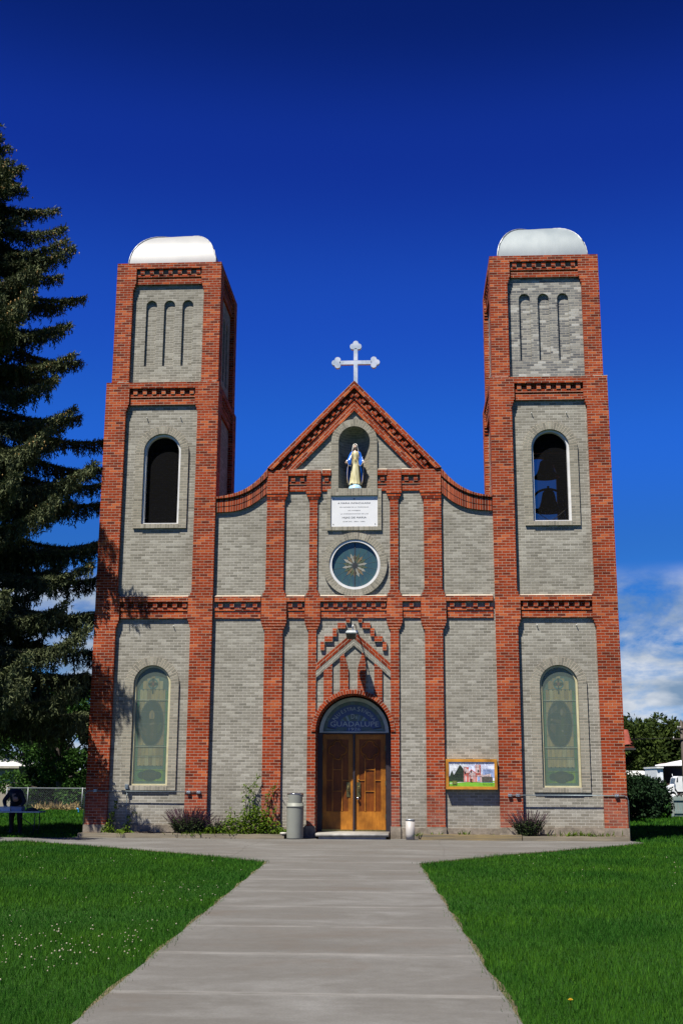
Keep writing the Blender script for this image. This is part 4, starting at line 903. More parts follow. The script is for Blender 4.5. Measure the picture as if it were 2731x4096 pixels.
def junction_box():
    e = empty('switch_box', (-5.365,.05,1.05), 'small grey switch box at the corner of the left window sill', 'switch box')
    b = MB(); b.box(-5.405,-5.325,-.0,.07,.985,1.095); b.build('box', M['galv'], e); b = MB(); b.box(-5.39,-5.34,-.012,.0,1.0,1.08); b.build('cover', M['galvblue'], e)
junction_box()
def cross():
    cx, cy = .148, .2; zc = 11.85
    e = empty('cross', (cx,cy,11.2), 'white metal cross with trefoil ends standing on the gable apex', 'cross')
    b = MB(); y0, y1 = cy-.05, cy+.05; w = .052
    b.box(cx-w,cx+w,y0,y1,11.1,zc-w); b.box(cx-w,cx+w,y0,y1,zc+w,12.22)
    post = b.build('post', M['galvw'], e)
    b = MB(); b.box(cx-.40,cx+.40,y0+.002,y1-.002,zc-w,zc+w); b.build('crossbar', M['galvw'], e)
    def trefoil(px, pz, dx, dz):
        b = MB(); r = .078; C = [(px+dx*.085,pz+dz*.085),(px-dz*.075,pz+dx*.075),(px+dz*.075,pz-dx*.075)]
        N = 72; out = []
        for i in range(N):
            a = 2*PI*i/N; d = (math.cos(a), math.sin(a)); best = .05
            for (qx,qz),rr in zip(C,(.072,.078,.078)):
                fx, fz = px-qx, pz-qz; B = fx*d[0]+fz*d[1]; c = fx*fx+fz*fz-rr*rr; D = B*B-c
                if D >= 0: best = max(best, -B+math.sqrt(D))
            out.append((px+d[0]*best, pz+d[1]*best))
        b.prism(out, y0-.003, y1+.003, None, None, True); b.build('trefoil', M['galvw'], e)
    trefoil(cx-.47, zc, -1, 0); trefoil(cx+.47, zc, 1, 0); trefoil(cx, 12.29, 0, 1)
M['galvw'] = pmat('worn_silver_paint', (0.5808,0.6072,0.6336), (0.3344,0.396,0.44), .42, .45, scale=4.5, bmp=.15, bscale=12)
cross()
def bell(label, x, y, z, r, h, wheel):
    e = empty('bell', (x,y,z), label, 'bell', 'bells in the open belfry')
    b = MB(); b.lathe(x, y, [(.02*r,z+h),(.32*r,z+h*.99),(.42*r,z+h*.92),(.48*r,z+h*.75),(.55*r,z+h*.5),(.67*r,z+h*.25),(.85*r,z+h*.08),(r,z),(.93*r,z),(.5*r,z+h*.4),(.3*r,z+h*.85)], 24); b.build('body', M['bell'], e)
    b = MB()
    if wheel:
        rr = r*1.12; b.tube([(x-rr,y,z+h*.1)] + [(x-rr*math.cos(PI*i/16),y,z+h*.55+rr*.75*math.sin(PI*i/16)) for i in range(17)] + [(x+rr,y,z+h*.1)], .032, 8); b.tube([(x,y,z+h*.55+rr*.72),(x,y,z+h*.55+rr*.95)], .03, 8)
        b.tube([(x-rr-.25,y,z+h*.1),(x+rr+.25,y,z+h*.1)], .035, 8)
        for sx in (-1,1): b.box(x+sx*(rr+.05)-.04,x+sx*(rr+.05)+.04,y-.04,y+.04,7.5,z+h*.1)
    else:
        b.tube([(x,y,z+h),(x,y,z+h+.22)], .05, 8); b.box(x-1.1,x+1.1,y-.06,y+.06,z+h+.2,z+h+.32)
    b.build('yoke', M['bell'], e)
    b = MB(); b.tube([(x,y,z+h*.8),(x+.02,y,z-.04)], [.012,.03], 8); b.build('clapper', M['bell'], e)
bell('large dark bell hanging highest in the right tower opening', 5.13, 1.5, 9.05, .36, .46, False)
bell('lower dark bell under a curved yoke in the right tower opening', 5.17, 1.5, 8.12, .36, .56, True)
def rope():
    b = MB(); b.tube([(4.72,.6,7.93),(5.05,.7,7.72),(5.25,.75,7.66)], .008, 6); b.tube([(5.46,.6,7.95),(5.25,.65,7.78),(5.02,.7,7.62)], .010, 6)
    tag(b.build('bell_rope', pmat('rope', (.36,.33,.28))), 'pale bell ropes crossing low in the right tower opening', 'rope')
rope()

# ------------------------------------------------------------------ statue in the niche
def hand(name, parent, wrist, direction, palm_n, size, mat, left_side):
    """palm and five separate fingers grown as skinned chains"""
    d = Vector(direction).normalized(); n = Vector(palm_n).normalized(); s_ = d.cross(n).normalized() * (1 if left_side else -1); w = Vector(wrist); k = size
    b = MB()
    b.tube([w-d*.25*k, w, w+d*.2*k, w+d*.48*k], [.13*k,.14*k,.20*k,.19*k], 8)
    for i, (o, L) in enumerate(((-.15,.40),(-.05,.47),(.05,.44),(.15,.34))):
        p = w+d*.44*k+s_*o*k; q = p+d*L*.5*k+s_*o*.25*k+n*.03*k; r = q+d*L*.5*k+n*.12*k; b.tube([p,q,r], [.06*k,.052*k,.035*k], 6)
    p = w+d*.12*k-s_*.15*k; q = p+d*.2*k-s_*.16*k+n*.03*k; r = q+d*.2*k-s_*.03*k+n*.08*k; b.tube([p,q,r], [.07*k,.06*k,.04*k], 6)
    return b.build(name, mat, parent)
def statue():
    cx, cy, z0 = .138, .26, 8.45
    e = empty('statue', (cx,cy,z0), 'painted statue of a robed woman with open hands in the arched niche', 'statue')
    blue = pmat('blue_mantle', (.012,.115,.50), (.008,.075,.36), .28, scale=12); ivory = pmat('ivory_gown', (.56,.52,.33), (.40,.36,.17), .45, scale=5, stretch=(6,6,1)); gold = pmat('gold_trim', (.52,.42,.20), (.42,.31,.12), .4)
    skin = pmat('statue_skin', (.50,.36,.28), (.44,.30,.23), .5); white = pmat('white_veil', (.80,.78,.74), (.70,.67,.60), .45)
    T = lambda p: (cx+p[0], cy-p[1], z0+p[2])                            # local: x right, y towards the viewer, z up
    b = MB(); b.T = T; b.lathe(0,0,[(.178,0),(.178,.012),(.172,.035),(.155,.075),(.125,.11),(.08,.135),(.0005,.142)],28)
    gl = b.build('globe_base', pmat('sky_blue_paint', (.36,.56,.72), (.30,.50,.68), .35), e)
    b = MB(); b.T = T
    for a, h in ((-.55,.06),(.1,.075),(.75,.06)):
        r = .163; x, y = r*math.sin(a), r*math.cos(a)
        pts = [(x+(.016 if i % 2 == 0 else .007)*math.cos(PI/2+i*PI/5), y+.004, h+(.016 if i % 2 == 0 else .007)*math.sin(PI/2+i*PI/5)) for i in range(10)]; b.poly(pts[::-1])
    b.build('star', gold, gl)
    def ring(z, rx, ry, folds=0, amp=0, ph=0, ox=0, oy=0, n=40):
        return [(ox+rx*(1+amp*math.sin(folds*t+ph))*math.cos(t), oy+ry*(1+amp*math.sin(folds*t+ph))*math.sin(t), z) for t in [2*PI*i/n for i in range(n)]]
    # the body: gown, torso, neck and head in one surface, coloured by face
    b = MB(); b.T = T
    prof = [(.125,.15,.115,11,.10,0),(.15,.142,.108,11,.10,.1),(.25,.128,.10,11,.09,.3),(.40,.118,.095,10,.075,.5),(.52,.11,.09,9,.06,.8),(.62,.10,.082,9,.05,1.0),(.72,.078,.066,9,.04,1.2),(.80,.062,.053,8,.03,1.2),(.84,.060,.052,8,.02,1.2),(.90,.078,.06,8,.025,1.2),(.97,.088,.062,6,.02,1),(1.00,.08,.05,0,0,0),(1.02,.045,.038,0,0,0),(1.04,.027,.027,0,0,0),(1.065,.026,.027,0,0,0)]
    rows = [ring(z,rx,ry,f,a,p) for z,rx,ry,f,a,p in prof]
    head = [(1.075,.030,.036,.006),(1.09,.037,.043,.01),(1.11,.043,.048,.012),(1.135,.047,.052,.010),(1.16,.045,.050,.006),(1.185,.033,.038,.002),(1.20,.006,.008,0)]
    hr = []
    for z,rx,ry,oy in head:
        R_ = ring(z,rx,ry,0,0,0,0,oy)
        R_ = [(x, y+(.010 if abs(x) < .008 and y > .04 and 1.10 < z < 1.13 else 0), zz) for x,y,zz in R_]; hr.append(R_)
    b.loft(rows+hr, 0); body = b.build('body', [ivory, skin], e)
    for p in body.data.polygons:
        if p.center.z > z0+1.005: p.material_index = 1
    b = MB(); b.T = T                                                    # features
    for sx in (-1,1): b.poly([(sx*.018-.008,.0635,1.125),(sx*.018+.008,.0635,1.125),(sx*.018+.007,.0635,1.129),(sx*.018-.007,.0635,1.129)]); b.poly([(sx*.019-.011,.0635,1.141),(sx*.019+.011,.063,1.141),(sx*.019,.0635,1.145)])
    b.poly([(-.010,.0595,1.092),(.010,.0595,1.092),(0,.0600,1.097)]); b.build('face', pmat('face_paint',(.10,.05,.035)), e)
    b = MB(); b.T = T                                                    # hair framing the face
    for sx in (-1,1): b.tube([(sx*.0,.046,1.19),(sx*.03,.04,1.165),(sx*.045,.025,1.12),(sx*.045,.015,1.07),(sx*.04,.01,1.03)], [.008,.012,.012,.011,.007], 8)
    b.build('hair', pmat('dark_hair',(.03,.018,.010)), e)
    # veil: open at the face
    b = MB(); b.T = T; rows = []
    for z, rx, ry, op in ((1.0,.088,.06,1.15),(1.04,.078,.058,1.1),(1.08,.070,.058,1.0),(1.12,.063,.060,.92),(1.155,.058,.062,.78),(1.185,.050,.060,.52),(1.205,.036,.045,.22),(1.218,.012,.016,.05)):
        rows.append([(rx*math.sin(t)*(1+.03*math.sin(9*t)), ry*math.cos(t)-.004, z) for t in [op+(2*PI-2*op)*i/30 for i in range(31)]])
    b.loft(rows, None, False, False); b.poly([rows[-1][i] for i in range(0,31,2)])
    v = b.build('veil', white, e); so = v.modifiers.new('thick','SOLIDIFY'); so.thickness = .008; so.offset = 1
    # mantle: falls from the shoulders behind the body, open in front
    b = MB(); b.T = T; rows = []
    for z, rx, ry, op in ((.13,.165,.10,1.75),(.2,.185,.105,1.68),(.32,.20,.105,1.58),(.45,.205,.105,1.5),(.58,.20,.10,1.5),(.7,.165,.095,1.5),(.82,.13,.09,1.2),(.92,.118,.08,.95),(.98,.112,.072,.85),(1.01,.075,.055,.8)):
        wv = .03*math.sin(z*17); rows.append([(rx*math.sin(t)*(1+.05*math.sin(7*t+z*4)), ry*math.cos(t)*(1+.05*math.sin(7*t+z*4)), z) for t in [op+wv+(2*PI-2*op-2*wv)*i/40 for i in range(41)]])
    b.loft(rows, None, False, False); m = b.build('mantle', blue, e); so = m.modifiers.new('thick','SOLIDIFY'); so.thickness = .010; so.offset = 1
    tr = MB(); tr.T = T
    for k in (0,-1): tr.tube([(p[k][0], p[k][1]+.004, p[k][2]) for p in rows], .0075, 6)
    tr.build('trim', gold, m)
    # sleeves hanging open under the forearms
    for sx in (-1,1):
        b = MB(); b.T = T
        A = [(sx*.095,.0,.985),(sx*.125,.02,.92),(sx*.155,.05,.84),(sx*.185,.085,.77),(sx*.205,.105,.735)]; drop = [.02,.05,.13,.19,.10]; th = [.045,.045,.05,.045,.03]; inx = [0,.0,.045,.085,.03]
        rows = []
        for (x,y,z), dp, w, ix in zip(A, drop, th, inx):
            rows.append([(x-sx*ix*(.5-.5*math.sin(t))*1.0+w*math.cos(t)*.8, y+w*.6*math.cos(t*1.0), z+(.028 if math.sin(t) > 0 else dp)*math.sin(t)) for t in [2*PI*i/20 for i in range(20)]])
        sl = None; b.loft(rows, None); sl = b.build('sleeve', blue, e)
        tr = MB(); tr.T = T; tr.tube([(sx*.215,.12,.735),(sx*.19,.125,.67),(sx*.155,.118,.61),(sx*.115,.105,.60),(sx*.085,.095,.66),(sx*.07,.085,.75),(sx*.072,.078,.88),(sx*.078,.068,.985)], .0065, 6); tr.build('trim', gold, sl)
        cu = MB(); cu.T = T; cu.tube([(sx*.195,.10,.745),(sx*.218,.118,.715)], [.026,.022], 10); cu.build('cuff', white, sl)
        hand('hand', e, T((sx*.222,.125,.71)), (sx*.35,-.55,-.75), (sx*-.2,-.9,.35), .075, skin, sx < 0)
    b = MB(); b.T = T; b.loft([ring(.815,.0655,.057),ring(.84,.0655,.057)], None, False); b.tube([(-.01,.06,.83),(-.018,.075,.77),(-.02,.085,.70)], .009, 6); b.tube([(.012,.06,.83),(.016,.075,.78),(.018,.083,.72)], .009, 6); b.build('sash', gold, e)
    b = MB(); b.T = T; b.tube([(-.10,.10,.135),(-.085,.125,.145),(-.07,.135,.14)], [.02,.03,.02], 8); b.build('foot', ivory, e)
statue()

# ------------------------------------------------------------------ things at the foot of the wall
def litter_bin():
    x, y = -1.225, -.42
    e = empty('litter_bin', (x,y,ZG), 'tall grey litter bin with a steel lid left of the door', 'litter bin')
    gm = pmat('grey_green_enamel', (.19,.198,.17), (.155,.163,.14), .5, scale=2)
    b = MB(); b.lathe(x,y,[(.192,ZG+.003),(.195,ZG+.03),(.199,.575),(.199,.583)],40); b.build('body', gm, e)
    b = MB(); b.lathe(x,y,[(.204,.585),(.205,.625),(.196,.632),(.192,.633),(.190,.70)],40)
    n = 40                                                               # hood with an opening on either side
    for z0_, z1_ in ((.70,.83),(.83,.885)):
        for i in range(n):
            a, c = 2*PI*i/n, 2*PI*(i+1)/n; mid = (a+c)/2
            if z0_ == .70 and (abs(math.sin(mid)) < .62): continue
            p = lambda t, z: (x+.192*math.cos(t), y+.192*math.sin(t), z); b.poly([p(a,z0_),p(c,z0_),p(c,z1_),p(a,z1_)], None, None, True)
    b.build('hood', gm, e)
    b = MB(); b.lathe(x,y,[(.15,.64),(.15,.88)],24); b.build('liner', M['black'], e)
    b = MB(); b.lathe(x,y,[(.190,.884),(.197,.888),(.195,.905),(.18,.915),(.15,.918),(.10,.912),(.0005,.91)],40); b.build('lid', pmat('polished_steel',(.55,.56,.58),None,.12,1), e)
litter_bin()
def ash_bin():
    x, y = 1.472, -.42
    e = empty('ash_bin', (x,y,ZG), 'short white ash bin standing right of the door', 'ash bin')
    b = MB(); b.lathe(x,y,[(.104,ZG+.003),(.106,.0),(.108,.30)],32); b.build('body', pmat('white_plastic',(.34,.322,.30),(.30,.283,.265),.5,scale=3), e)
    b = MB(); b.lathe(x,y,[(.111,.298),(.112,.33),(.106,.338),(.10,.336),(.095,.325),(.0005,.322)],32); b.build('rim', M['galv'], e)
ash_bin()
def edging(label, x0, x1, top, mat):
    b = MB(); n = 14
    yy0, yy1 = -.47, -.375
    for i in range(n):
        a, c = x0+(x1-x0)*i/n, x0+(x1-x0)*(i+1)/n; w = lambda x: .004*math.sin(x*5)+.003*math.sin(x*13)
        b.poly([(a,yy0+w(a),ZG-.03),(c,yy0+w(c),ZG-.03),(c,yy0+w(c),top+w(c*1.7)),(a,yy0+w(a),top+w(a*1.7))]); b.poly([(a,yy0+w(a),top+w(a*1.7)),(c,yy0+w(c),top+w(c*1.7)),(c,yy1,top+w(c*1.7)),(a,yy1,top+w(a*1.7))]); b.poly([(c,yy1,ZG),(a,yy1,ZG),(a,yy1,top+w(a*1.7)),(c,yy1,top+w(c*1.7))])
    b.poly([(x0,yy1,ZG),(x0,yy0,ZG),(x0,yy0,top),(x0,yy1,top)]); b.poly([(x1,yy0,ZG),(x1,yy1,ZG),(x1,yy1,top),(x1,yy0,top)])
    tag(b.build('timber_edging', mat), label, 'timber edging', 'timber edging of the planting beds')
edging('weathered timber edging of the planting bed at the far left corner', -6.37, -4.0, -.03, M['timbergrey'])
edging('weathered timber edging between the vine and the litter bin', -3.985, -1.475, -.03, M['timbergrey'])
edging('yellowish timber edging between the ash bin and the right bush', 1.66, 4.05, -.005, M['timber'])
edging('grey timber edging at the far right corner of the church', 4.065, 6.5, -.03, M['timbergrey'])
def stone():
    b = MB(); b.lathe(-1.5,-.42,[(.07,-.03),(.085,-.01),(.075,.015),(.0005,.022)],7); tag(b.build('stone', pmat('pale_stone',(.42,.40,.36),None,.9,bmp=.4)), 'pale flat stone on the timber edging by the litter bin', 'stone')
stone()

# ------------------------------------------------------------------ foliage helpers
def quads_object(name, V, tint, mat, parent=None):
    """V: (N,k,3) polygons of k corners"""
    V = np.asarray(V, dtype=np.float32); n, k = V.shape[0], V.shape[1]
    me = bpy.data.meshes.new(name); me.vertices.add(n*k); me.vertices.foreach_set('co', V.reshape(-1))
    me.loops.add(n*k); me.loops.foreach_set('vertex_index', np.arange(n*k, dtype=np.int32))
    me.polygons.add(n); me.polygons.foreach_set('loop_start', np.arange(0, n*k, k, dtype=np.int32)); me.polygons.foreach_set('loop_total', np.full(n, k, dtype=np.int32))
    a = me.attributes.new('tint', 'FLOAT', 'FACE'); a.data.foreach_set('value', np.asarray(tint, dtype=np.float32))
    me.materials.append(mat); me.update(calc_edges=True); me.validate()
    o = bpy.data.objects.new(name, me); COL.objects.link(o)
    if parent: o.parent = parent; o.matrix_parent_inverse = parent.matrix_world.inverted()
    return o
def unit(a): return a/np.maximum(np.linalg.norm(a, axis=-1, keepdims=True), 1e-9)
def rand_dirs(n): return unit(rng.normal(size=(n,3)))
def leaves(P, length, width, dirs=None, droop=0.0):
    """pointed leaf quads at points P"""
    n = len(P); d = rand_dirs(n) if dirs is None else unit(dirs + .5*rng.normal(size=(n,3))); d[:,2] -= droop; d = unit(d)
    s = unit(np.cross(d, rand_dirs(n))); L = length*(.6+.8*rng.random((n,1))); Wd = width*(.6+.8*rng.random((n,1)))
    return np.stack([P, P+d*L*.45+s*Wd*.5, P+d*L, P+d*L*.45-s*Wd*.5], 1)
def tree(name, label, x, y, z0, h, rx, n_lobes, n_leaf, leaf, mat, trunk_h=.3, cat='tree', group=None, shape=1.0, seed=1, zlow=.25, lobe=.34):
    global rng
    rng = np.random.default_rng(seed); e = empty(name, (x,y,z0), label, cat, group)
    b = MB(); tr = .035*h; b.tube([(x,y,z0-.05),(x+.02*h,y,z0+trunk_h*h*.5),(x,y,z0+trunk_h*h),(x-.03*h,y,z0+.6*h),(x,y,z0+.85*h)], [tr,tr*.85,tr*.7,tr*.4,tr*.12], 9)
    C = []
    for i in range(n_lobes):
        u = zlow+(1-zlow)*((i+.5)/n_lobes)**.9; a = i*2.399+rng.random()*.7; prof = math.sqrt(max(.02, 1-((u-(zlow+.35*(1-zlow)))/(1-zlow)/.68)**2)) if shape else 1
        rr = rx*prof*(.35+.65*rng.random()**.6); C.append((x+rr*math.cos(a), y+rr*math.sin(a), z0+h*u*.96, rx*lobe*(.6+.6*rng.random())))
    for c in C[::2]: b.tube([(x,y,z0+min(c[2]-z0-.05*h, max(trunk_h*h*.7, (c[2]-z0)*.55))), ((x+c[0])/2,(y+c[1])/2,z0+(c[2]-z0)*.8),(c[0],c[1],c[2])], [tr*.4,tr*.22,tr*.06], 6)
    b.build('trunk', M['bark'], e)
    C = np.array(C); k = rng.integers(0, len(C), n_leaf); d = rand_dirs(n_leaf); r = (.45+.62*rng.random(n_leaf)**.5)*(1+.18*np.sin(d[:,0]*5+k)*np.cos(d[:,2]*4+k*2))
    P = C[k,:3] + d*np.array([1,1,.72])*(C[k,3]*r)[:,None]
    hi = P[:,2] > z0+.05*h*0+.02; P, k, d = P[hi], k[hi], d[hi]
    Q = leaves(P, leaf, leaf*.55, d*.8, .25)
    t = np.clip(.45+.3*rng.normal(size=len(P))+.25*(rng.random(len(C))[k]-.5)*2, 0, 1)
    quads_object('crown', Q, t, mat, e)
    return e
# ------------------------------------------------------------------ the spruce
def spruce(label, x, y, z0, top, Rmax, seed):
    global rng
    rng = np.random.default_rng(seed); e = empty('spruce_tree', (x,y,z0), label, 'tree')
    b = MB(); b.tube([(x,y,z0-.1),(x,y,z0+3),(x+.05,y,z0+9),(x,y,top-.3)], [.38,.33,.2,.03], 12); b.build('trunk', M['bark'], e)
    cam = np.array([1.49,-29.0])
    def ok(P):
        px, py = P[...,0], P[...,1]
        inside = (px > -6.42) & (py > -.08)
        proj = cam[0]+(px-cam[0])*29.0/np.maximum(py+29.0, 1)
        front_ = (py <= .0) & (proj > -6.43)
        return ~(inside | front_) & (P[...,2] > z0+.35)
    A, D, S, Tn, cones = [], [], [], [], []
    z = z0+3.5
    while z < top-.25:
        rad = Rmax*(1-math.exp(-(top-z)/5.6)) * (.9+.2*rng.random())
        nb = 9 if z < top-9 else 8
        ph = rng.random()*6.28
        for k in range(nb):
            az = ph + 2*PI*k/nb + rng.normal()*.25; L = rad*(.55+.55*rng.random()**.8); zz = z+rng.normal()*.2
            low = min(1, (top-z)/12); n = max(10, int(L/.055)); s = np.linspace(.0,1,n)
            dr = -.02-.34*low; X = np.stack([x+np.cos(az)*L*s, y+np.sin(az)*L*s, zz + L*(dr*s*1.15 + (.30+.05*rng.random())*s**3*(.35+.65*low)) + .0*s], 1)
            if L > .5:
                A.append(X[::2]); 
            tang = unit(np.gradient(X, axis=0)); side = np.stack([-np.sin(az)*np.ones(n), np.cos(az)*np.ones(n), np.zeros(n)], 1)
            # side branchlets with hanging twigs
            for sg in (-1,1):
                for i in range(int(n*.10), n):
                    u = s[i]; bl = (.12+.55*(1-u)**.75*min(1,L/2.6))*(.45+.8*rng.random()) if u > .25 else .25*rng.random()+.1
                    m = max(3, int(bl/.052)); q = np.linspace(0,1,m)
                    dirv = unit(side[i]*sg*.8 + tang[i]*.75 + np.array([0,0,.05]))
                    Pt = X[i] + np.outer(q*bl, dirv); Pt[:,2] -= .30*bl*q**1.5
                    S.append(np.concatenate([Pt, np.tile(dirv,(m,1)), np.full((m,1), .25+.55*u*(.3+.7*rng.random()))], 1))  # tint rises outwards: dark crown interior and lit tips painted in
                    hang = (.14+.55*rng.random()**1.4)*(.35+.65*low)*(1.15-.70*u)
                    for _h in range(2):
                        mm = max(2, int(hang/.055)); q = np.linspace(.1,1,mm); base = Pt[rng.integers(0,m)]
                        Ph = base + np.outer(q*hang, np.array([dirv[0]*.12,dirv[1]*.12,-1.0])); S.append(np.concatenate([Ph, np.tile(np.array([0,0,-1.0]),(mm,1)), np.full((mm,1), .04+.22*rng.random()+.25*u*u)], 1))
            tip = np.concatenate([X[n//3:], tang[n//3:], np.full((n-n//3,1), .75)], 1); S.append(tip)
            # cones hang near the tips of the upper branches
            if z > z0+7.0:
                for i in range(int(n*.45), n):
                    if rng.random() < (.9 if z > top-8 else .35):
                        for _ in range(2): cones.append(X[i]+np.array([rng.normal()*.12, rng.normal()*.12, -.03-.04*rng.random()]))
        z += .50 if z > top-5 else .62
    # leader
    q = np.linspace(0,1,14); lead = np.stack([x+0*q, y+0*q, top-.9+.9*q], 1); S.append(np.concatenate([lead, np.tile([0,0,1.0],(14,1)), np.full((14,1), .6)], 1))
    S = np.concatenate(S, 0); S = S[ok(S)]
    P, Dv, t = S[:,:3], S[:,3:6], S[:,6]
    n = len(P); outq, tt = [], []
    for rep in range(3):
        d = unit(Dv + .6*rng.normal(size=(n,3))); s = unit(np.cross(d, rand_dirs(n))); L = (.06+.06*rng.random((n,1))); w = .019+.016*rng.random((n,1))
        p0 = P + rng.normal(size=(n,3))*.020
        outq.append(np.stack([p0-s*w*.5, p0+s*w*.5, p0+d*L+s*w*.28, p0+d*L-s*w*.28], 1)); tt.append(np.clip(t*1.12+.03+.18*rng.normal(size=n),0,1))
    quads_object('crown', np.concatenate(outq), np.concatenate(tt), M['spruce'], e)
    # cones: small spindles, one part because there are many hundreds
    cn = np.array(cones); cn = cn[ok(cn)]; V = []
    for c in cn:
        l = .055+.045*rng.random(); r = .014+.006*rng.random(); a0 = rng.random()*6
        ring_ = [c+np.array([r*math.cos(a0+a), r*math.sin(a0+a), -l*.4]) for a in (0,1.57,3.14,4.71)]; tp, bt = c, c-np.array([0,0,l])
        for i in range(4): V.append([tp, ring_[i], ring_[(i+1)%4], ring_[(i+1)%4]*.999+tp*.001]); V.append([bt, ring_[(i+1)%4], ring_[i], ring_[i]*.999+bt*.001])
    if V: tag(quads_object('cones', np.array(V), np.zeros(len(V)), M['cone'], e), kind='stuff')
    # branch wood
    b = MB()
    for X in A:
        X = X[ok(X)]
        if len(X) > 3: b.tube([tuple(p) for p in X[::max(1,len(X)//6)]], [.035*(1-.8*i/max(1,len(X[::max(1,len(X)//6)])-1)) for i in range(len(X[::max(1,len(X)//6)]))], 5)
    b.build('limbs', M['bark'], e)
spruce('huge dark spruce with hanging tan cones beside the left tower', -10.2, .5, ZG, 19.3, 5.0, 5)

# ------------------------------------------------------------------ planting against the wall
def shrub_spiky(label, x, y, r, h, n, seed):
    global rng
    rng = np.random.default_rng(seed); e = empty('salvia_bush', (x,y,-.04), label, 'bush', 'bushes with purple spikes')
    P, D, T_, SP, ST = [], [], [], [], []
    for i in range(n):
        a = rng.random()*6.28; rr = r*math.sqrt(rng.random())*.55; px, py = x+rr*math.cos(a)*1.0, y+rr*math.sin(a)*.35
        lean = np.array([math.cos(a)*rr/r*1.0 + rng.normal()*.12, math.sin(a)*.18-.08, 1.0]); hh = h*(.62+.42*rng.random())*(1-.25*(rr/r)); q = np.linspace(0,1,16)
        C = np.array([px,py,-.04])+np.outer(q*hh, lean/np.linalg.norm(lean)*1.0); C[:,0] += q**2*.10*math.cos(a)
        for j in range(14):
            if q[j] < .66:
                P.append(C[j]+rng.normal(size=3)*.014); D.append(rand_dirs(1)[0]+np.array([0,0,.3]))
                P.append(C[j]+rng.normal(size=3)*.02); D.append(rand_dirs(1)[0]+np.array([0,0,.3]))
        for j in range(9,15): 
            SP.append((C[j],C[j+1]))
        ST.append(C)
    P = np.array(P); quads_object('foliage', leaves(P,.055,.024,np.array(D)), rng.random(len(P)), M['shrub'], e)
    V, tt = [], []
    for a, c in SP:
        d = c-a
        for k in range(2):
            s = np.array([math.cos(k*1.57+.4),math.sin(k*1.57+.4),0])*.0065; V.append([a-s,a+s,c+s*.7,c-s*.7]); tt.append(rng.random())
    for C in ST:
        for j in range(0,14,2):
            s = np.array([.003,0,0]); V.append([C[j]-s,C[j]+s,C[j+2]+s,C[j+2]-s]); tt.append(rng.random()*.3)
    quads_object('flower_spikes', np.array(V), tt, M['spike'], e)
shrub_spiky('wide dark salvia bush with purple spikes below the conduit of the left tower', -3.80, -.12, .52, .66, 240, 3)
shrub_spiky('low thin salvia bush between the wide bush and the vine', -3.12, -.14, .30, .42, 60, 8)
shrub_spiky('upright salvia bush with purple spikes in the right bed', 4.22, -.16, .33, .66, 150, 4)
def vine(label, stems, spread, seed, base=None, n=90, lw=(.085,.036)):
    global rng
    rng = np.random.default_rng(seed); e = empty('climbing_vine', (stems[0][0][0],.0,-.04), label, 'vine', 'vines climbing the church wall')
    P, D = [], []; b = MB()
    for pts in stems:
        pts = [np.array([p[0], p[2] if len(p) > 2 else .02, p[1]]) for p in pts]; b.tube([tuple(p) for p in pts], .006, 5)
        for a, c in zip(pts, pts[1:]):
            m = max(3, int(np.linalg.norm(c-a)*n))
            for k in range(m):
                u = rng.random(); p = a+(c-a)*u; P.append(p+np.array([rng.normal()*spread, -abs(rng.normal())*.05, rng.normal()*.03])); D.append([rng.normal()*.6, -.7, -.6])
    if base:
        for (bx, bz, br, bh, m) in base:
            for k in range(m):
                a = rng.random()*6.28; rr = math.sqrt(rng.random()); P.append(np.array([bx+br*rr*math.cos(a), -.10-.16*rng.random(), bz+bh*rr*math.sin(a)])); D.append([rng.normal()*.6,-.8,-.55])
    b.build('stem', M['bark'], e); P = np.array(P)
    quads_object('foliage', leaves(P, lw[0], lw[1], np.array(D)), np.clip(.45+.3*rng.normal(size=len(P)),0,1), M['vine'], e)
vine('big green vine climbing between the left bush and the litter bin', [[(-2.50,.2),(-2.46,.55),(-2.44,.85),(-2.47,1.13)],[(-2.35,.2),(-2.28,.55),(-2.25,.8),(-2.33,.98),(-2.4,1.1)],[(-2.30,1.0),(-2.2,1.22),(-2.12,1.38)],[(-2.9,.1),(-2.80,.4),(-2.79,.62)],[(-2.05,.2),(-1.94,.5,-.0),(-1.92,.75,-.0),(-1.85,.98,-.0),(-1.70,1.12,-.0)],[(-1.9,.2),(-1.80,.45,-.0),(-1.74,.62,-.0)],[(-1.72,.0),(-1.66,.15),(-1.64,.32)]], .04, 11,
     [(-2.35,.18,.42,.30,640),(-2.15,.30,.28,.32,330),(-2.75,.10,.34,.24,330),(-3.2,.03,.26,.10,240),(-1.9,.12,.25,.2,220),(-1.62,.04,.16,.09,160),(-2.5,.03,.6,.09,260)])
vine('slim green vine climbing the corner of the far left pier', [[(-5.72,0),(-5.70,.3),(-5.62,.5),(-5.58,.74)],[(-5.76,0),(-5.72,.25),(-5.66,.45)]], .045, 12, [(-5.74,.05,.16,.12,90),(-5.5,.0,.14,.06,40)], 75)
vine('slim green vine climbing beside the vertical conduit', [[(-5.30,0),(-5.26,.2),(-5.24,.35),(-5.17,.5)]], .03, 13, [(-5.3,.02,.17,.07,70),(-5.28,.12,.07,.1,30)], 75)
def weed(label, x, y, r, h, n, seed):
    global rng
    rng = np.random.default_rng(seed); P = np.array([[x+rng.normal()*r, y+rng.normal()*.04, -.06] for _ in range(n)]); D = np.array([[rng.normal()*.45, rng.normal()*.35-.2, 1.0] for _ in range(n)])
    o = quads_object('weed', leaves(P, h, .022, D), rng.random(n), M['vine']); tag(o, label, 'weed', 'weeds in the planting beds')
weed('long low row of green weeds at the far right bed', 5.55, -.2, .42, .15, 150, 21)
weed('small green weed left of the sign in the right bed', 2.05, -.22, .07, .12, 22, 22)
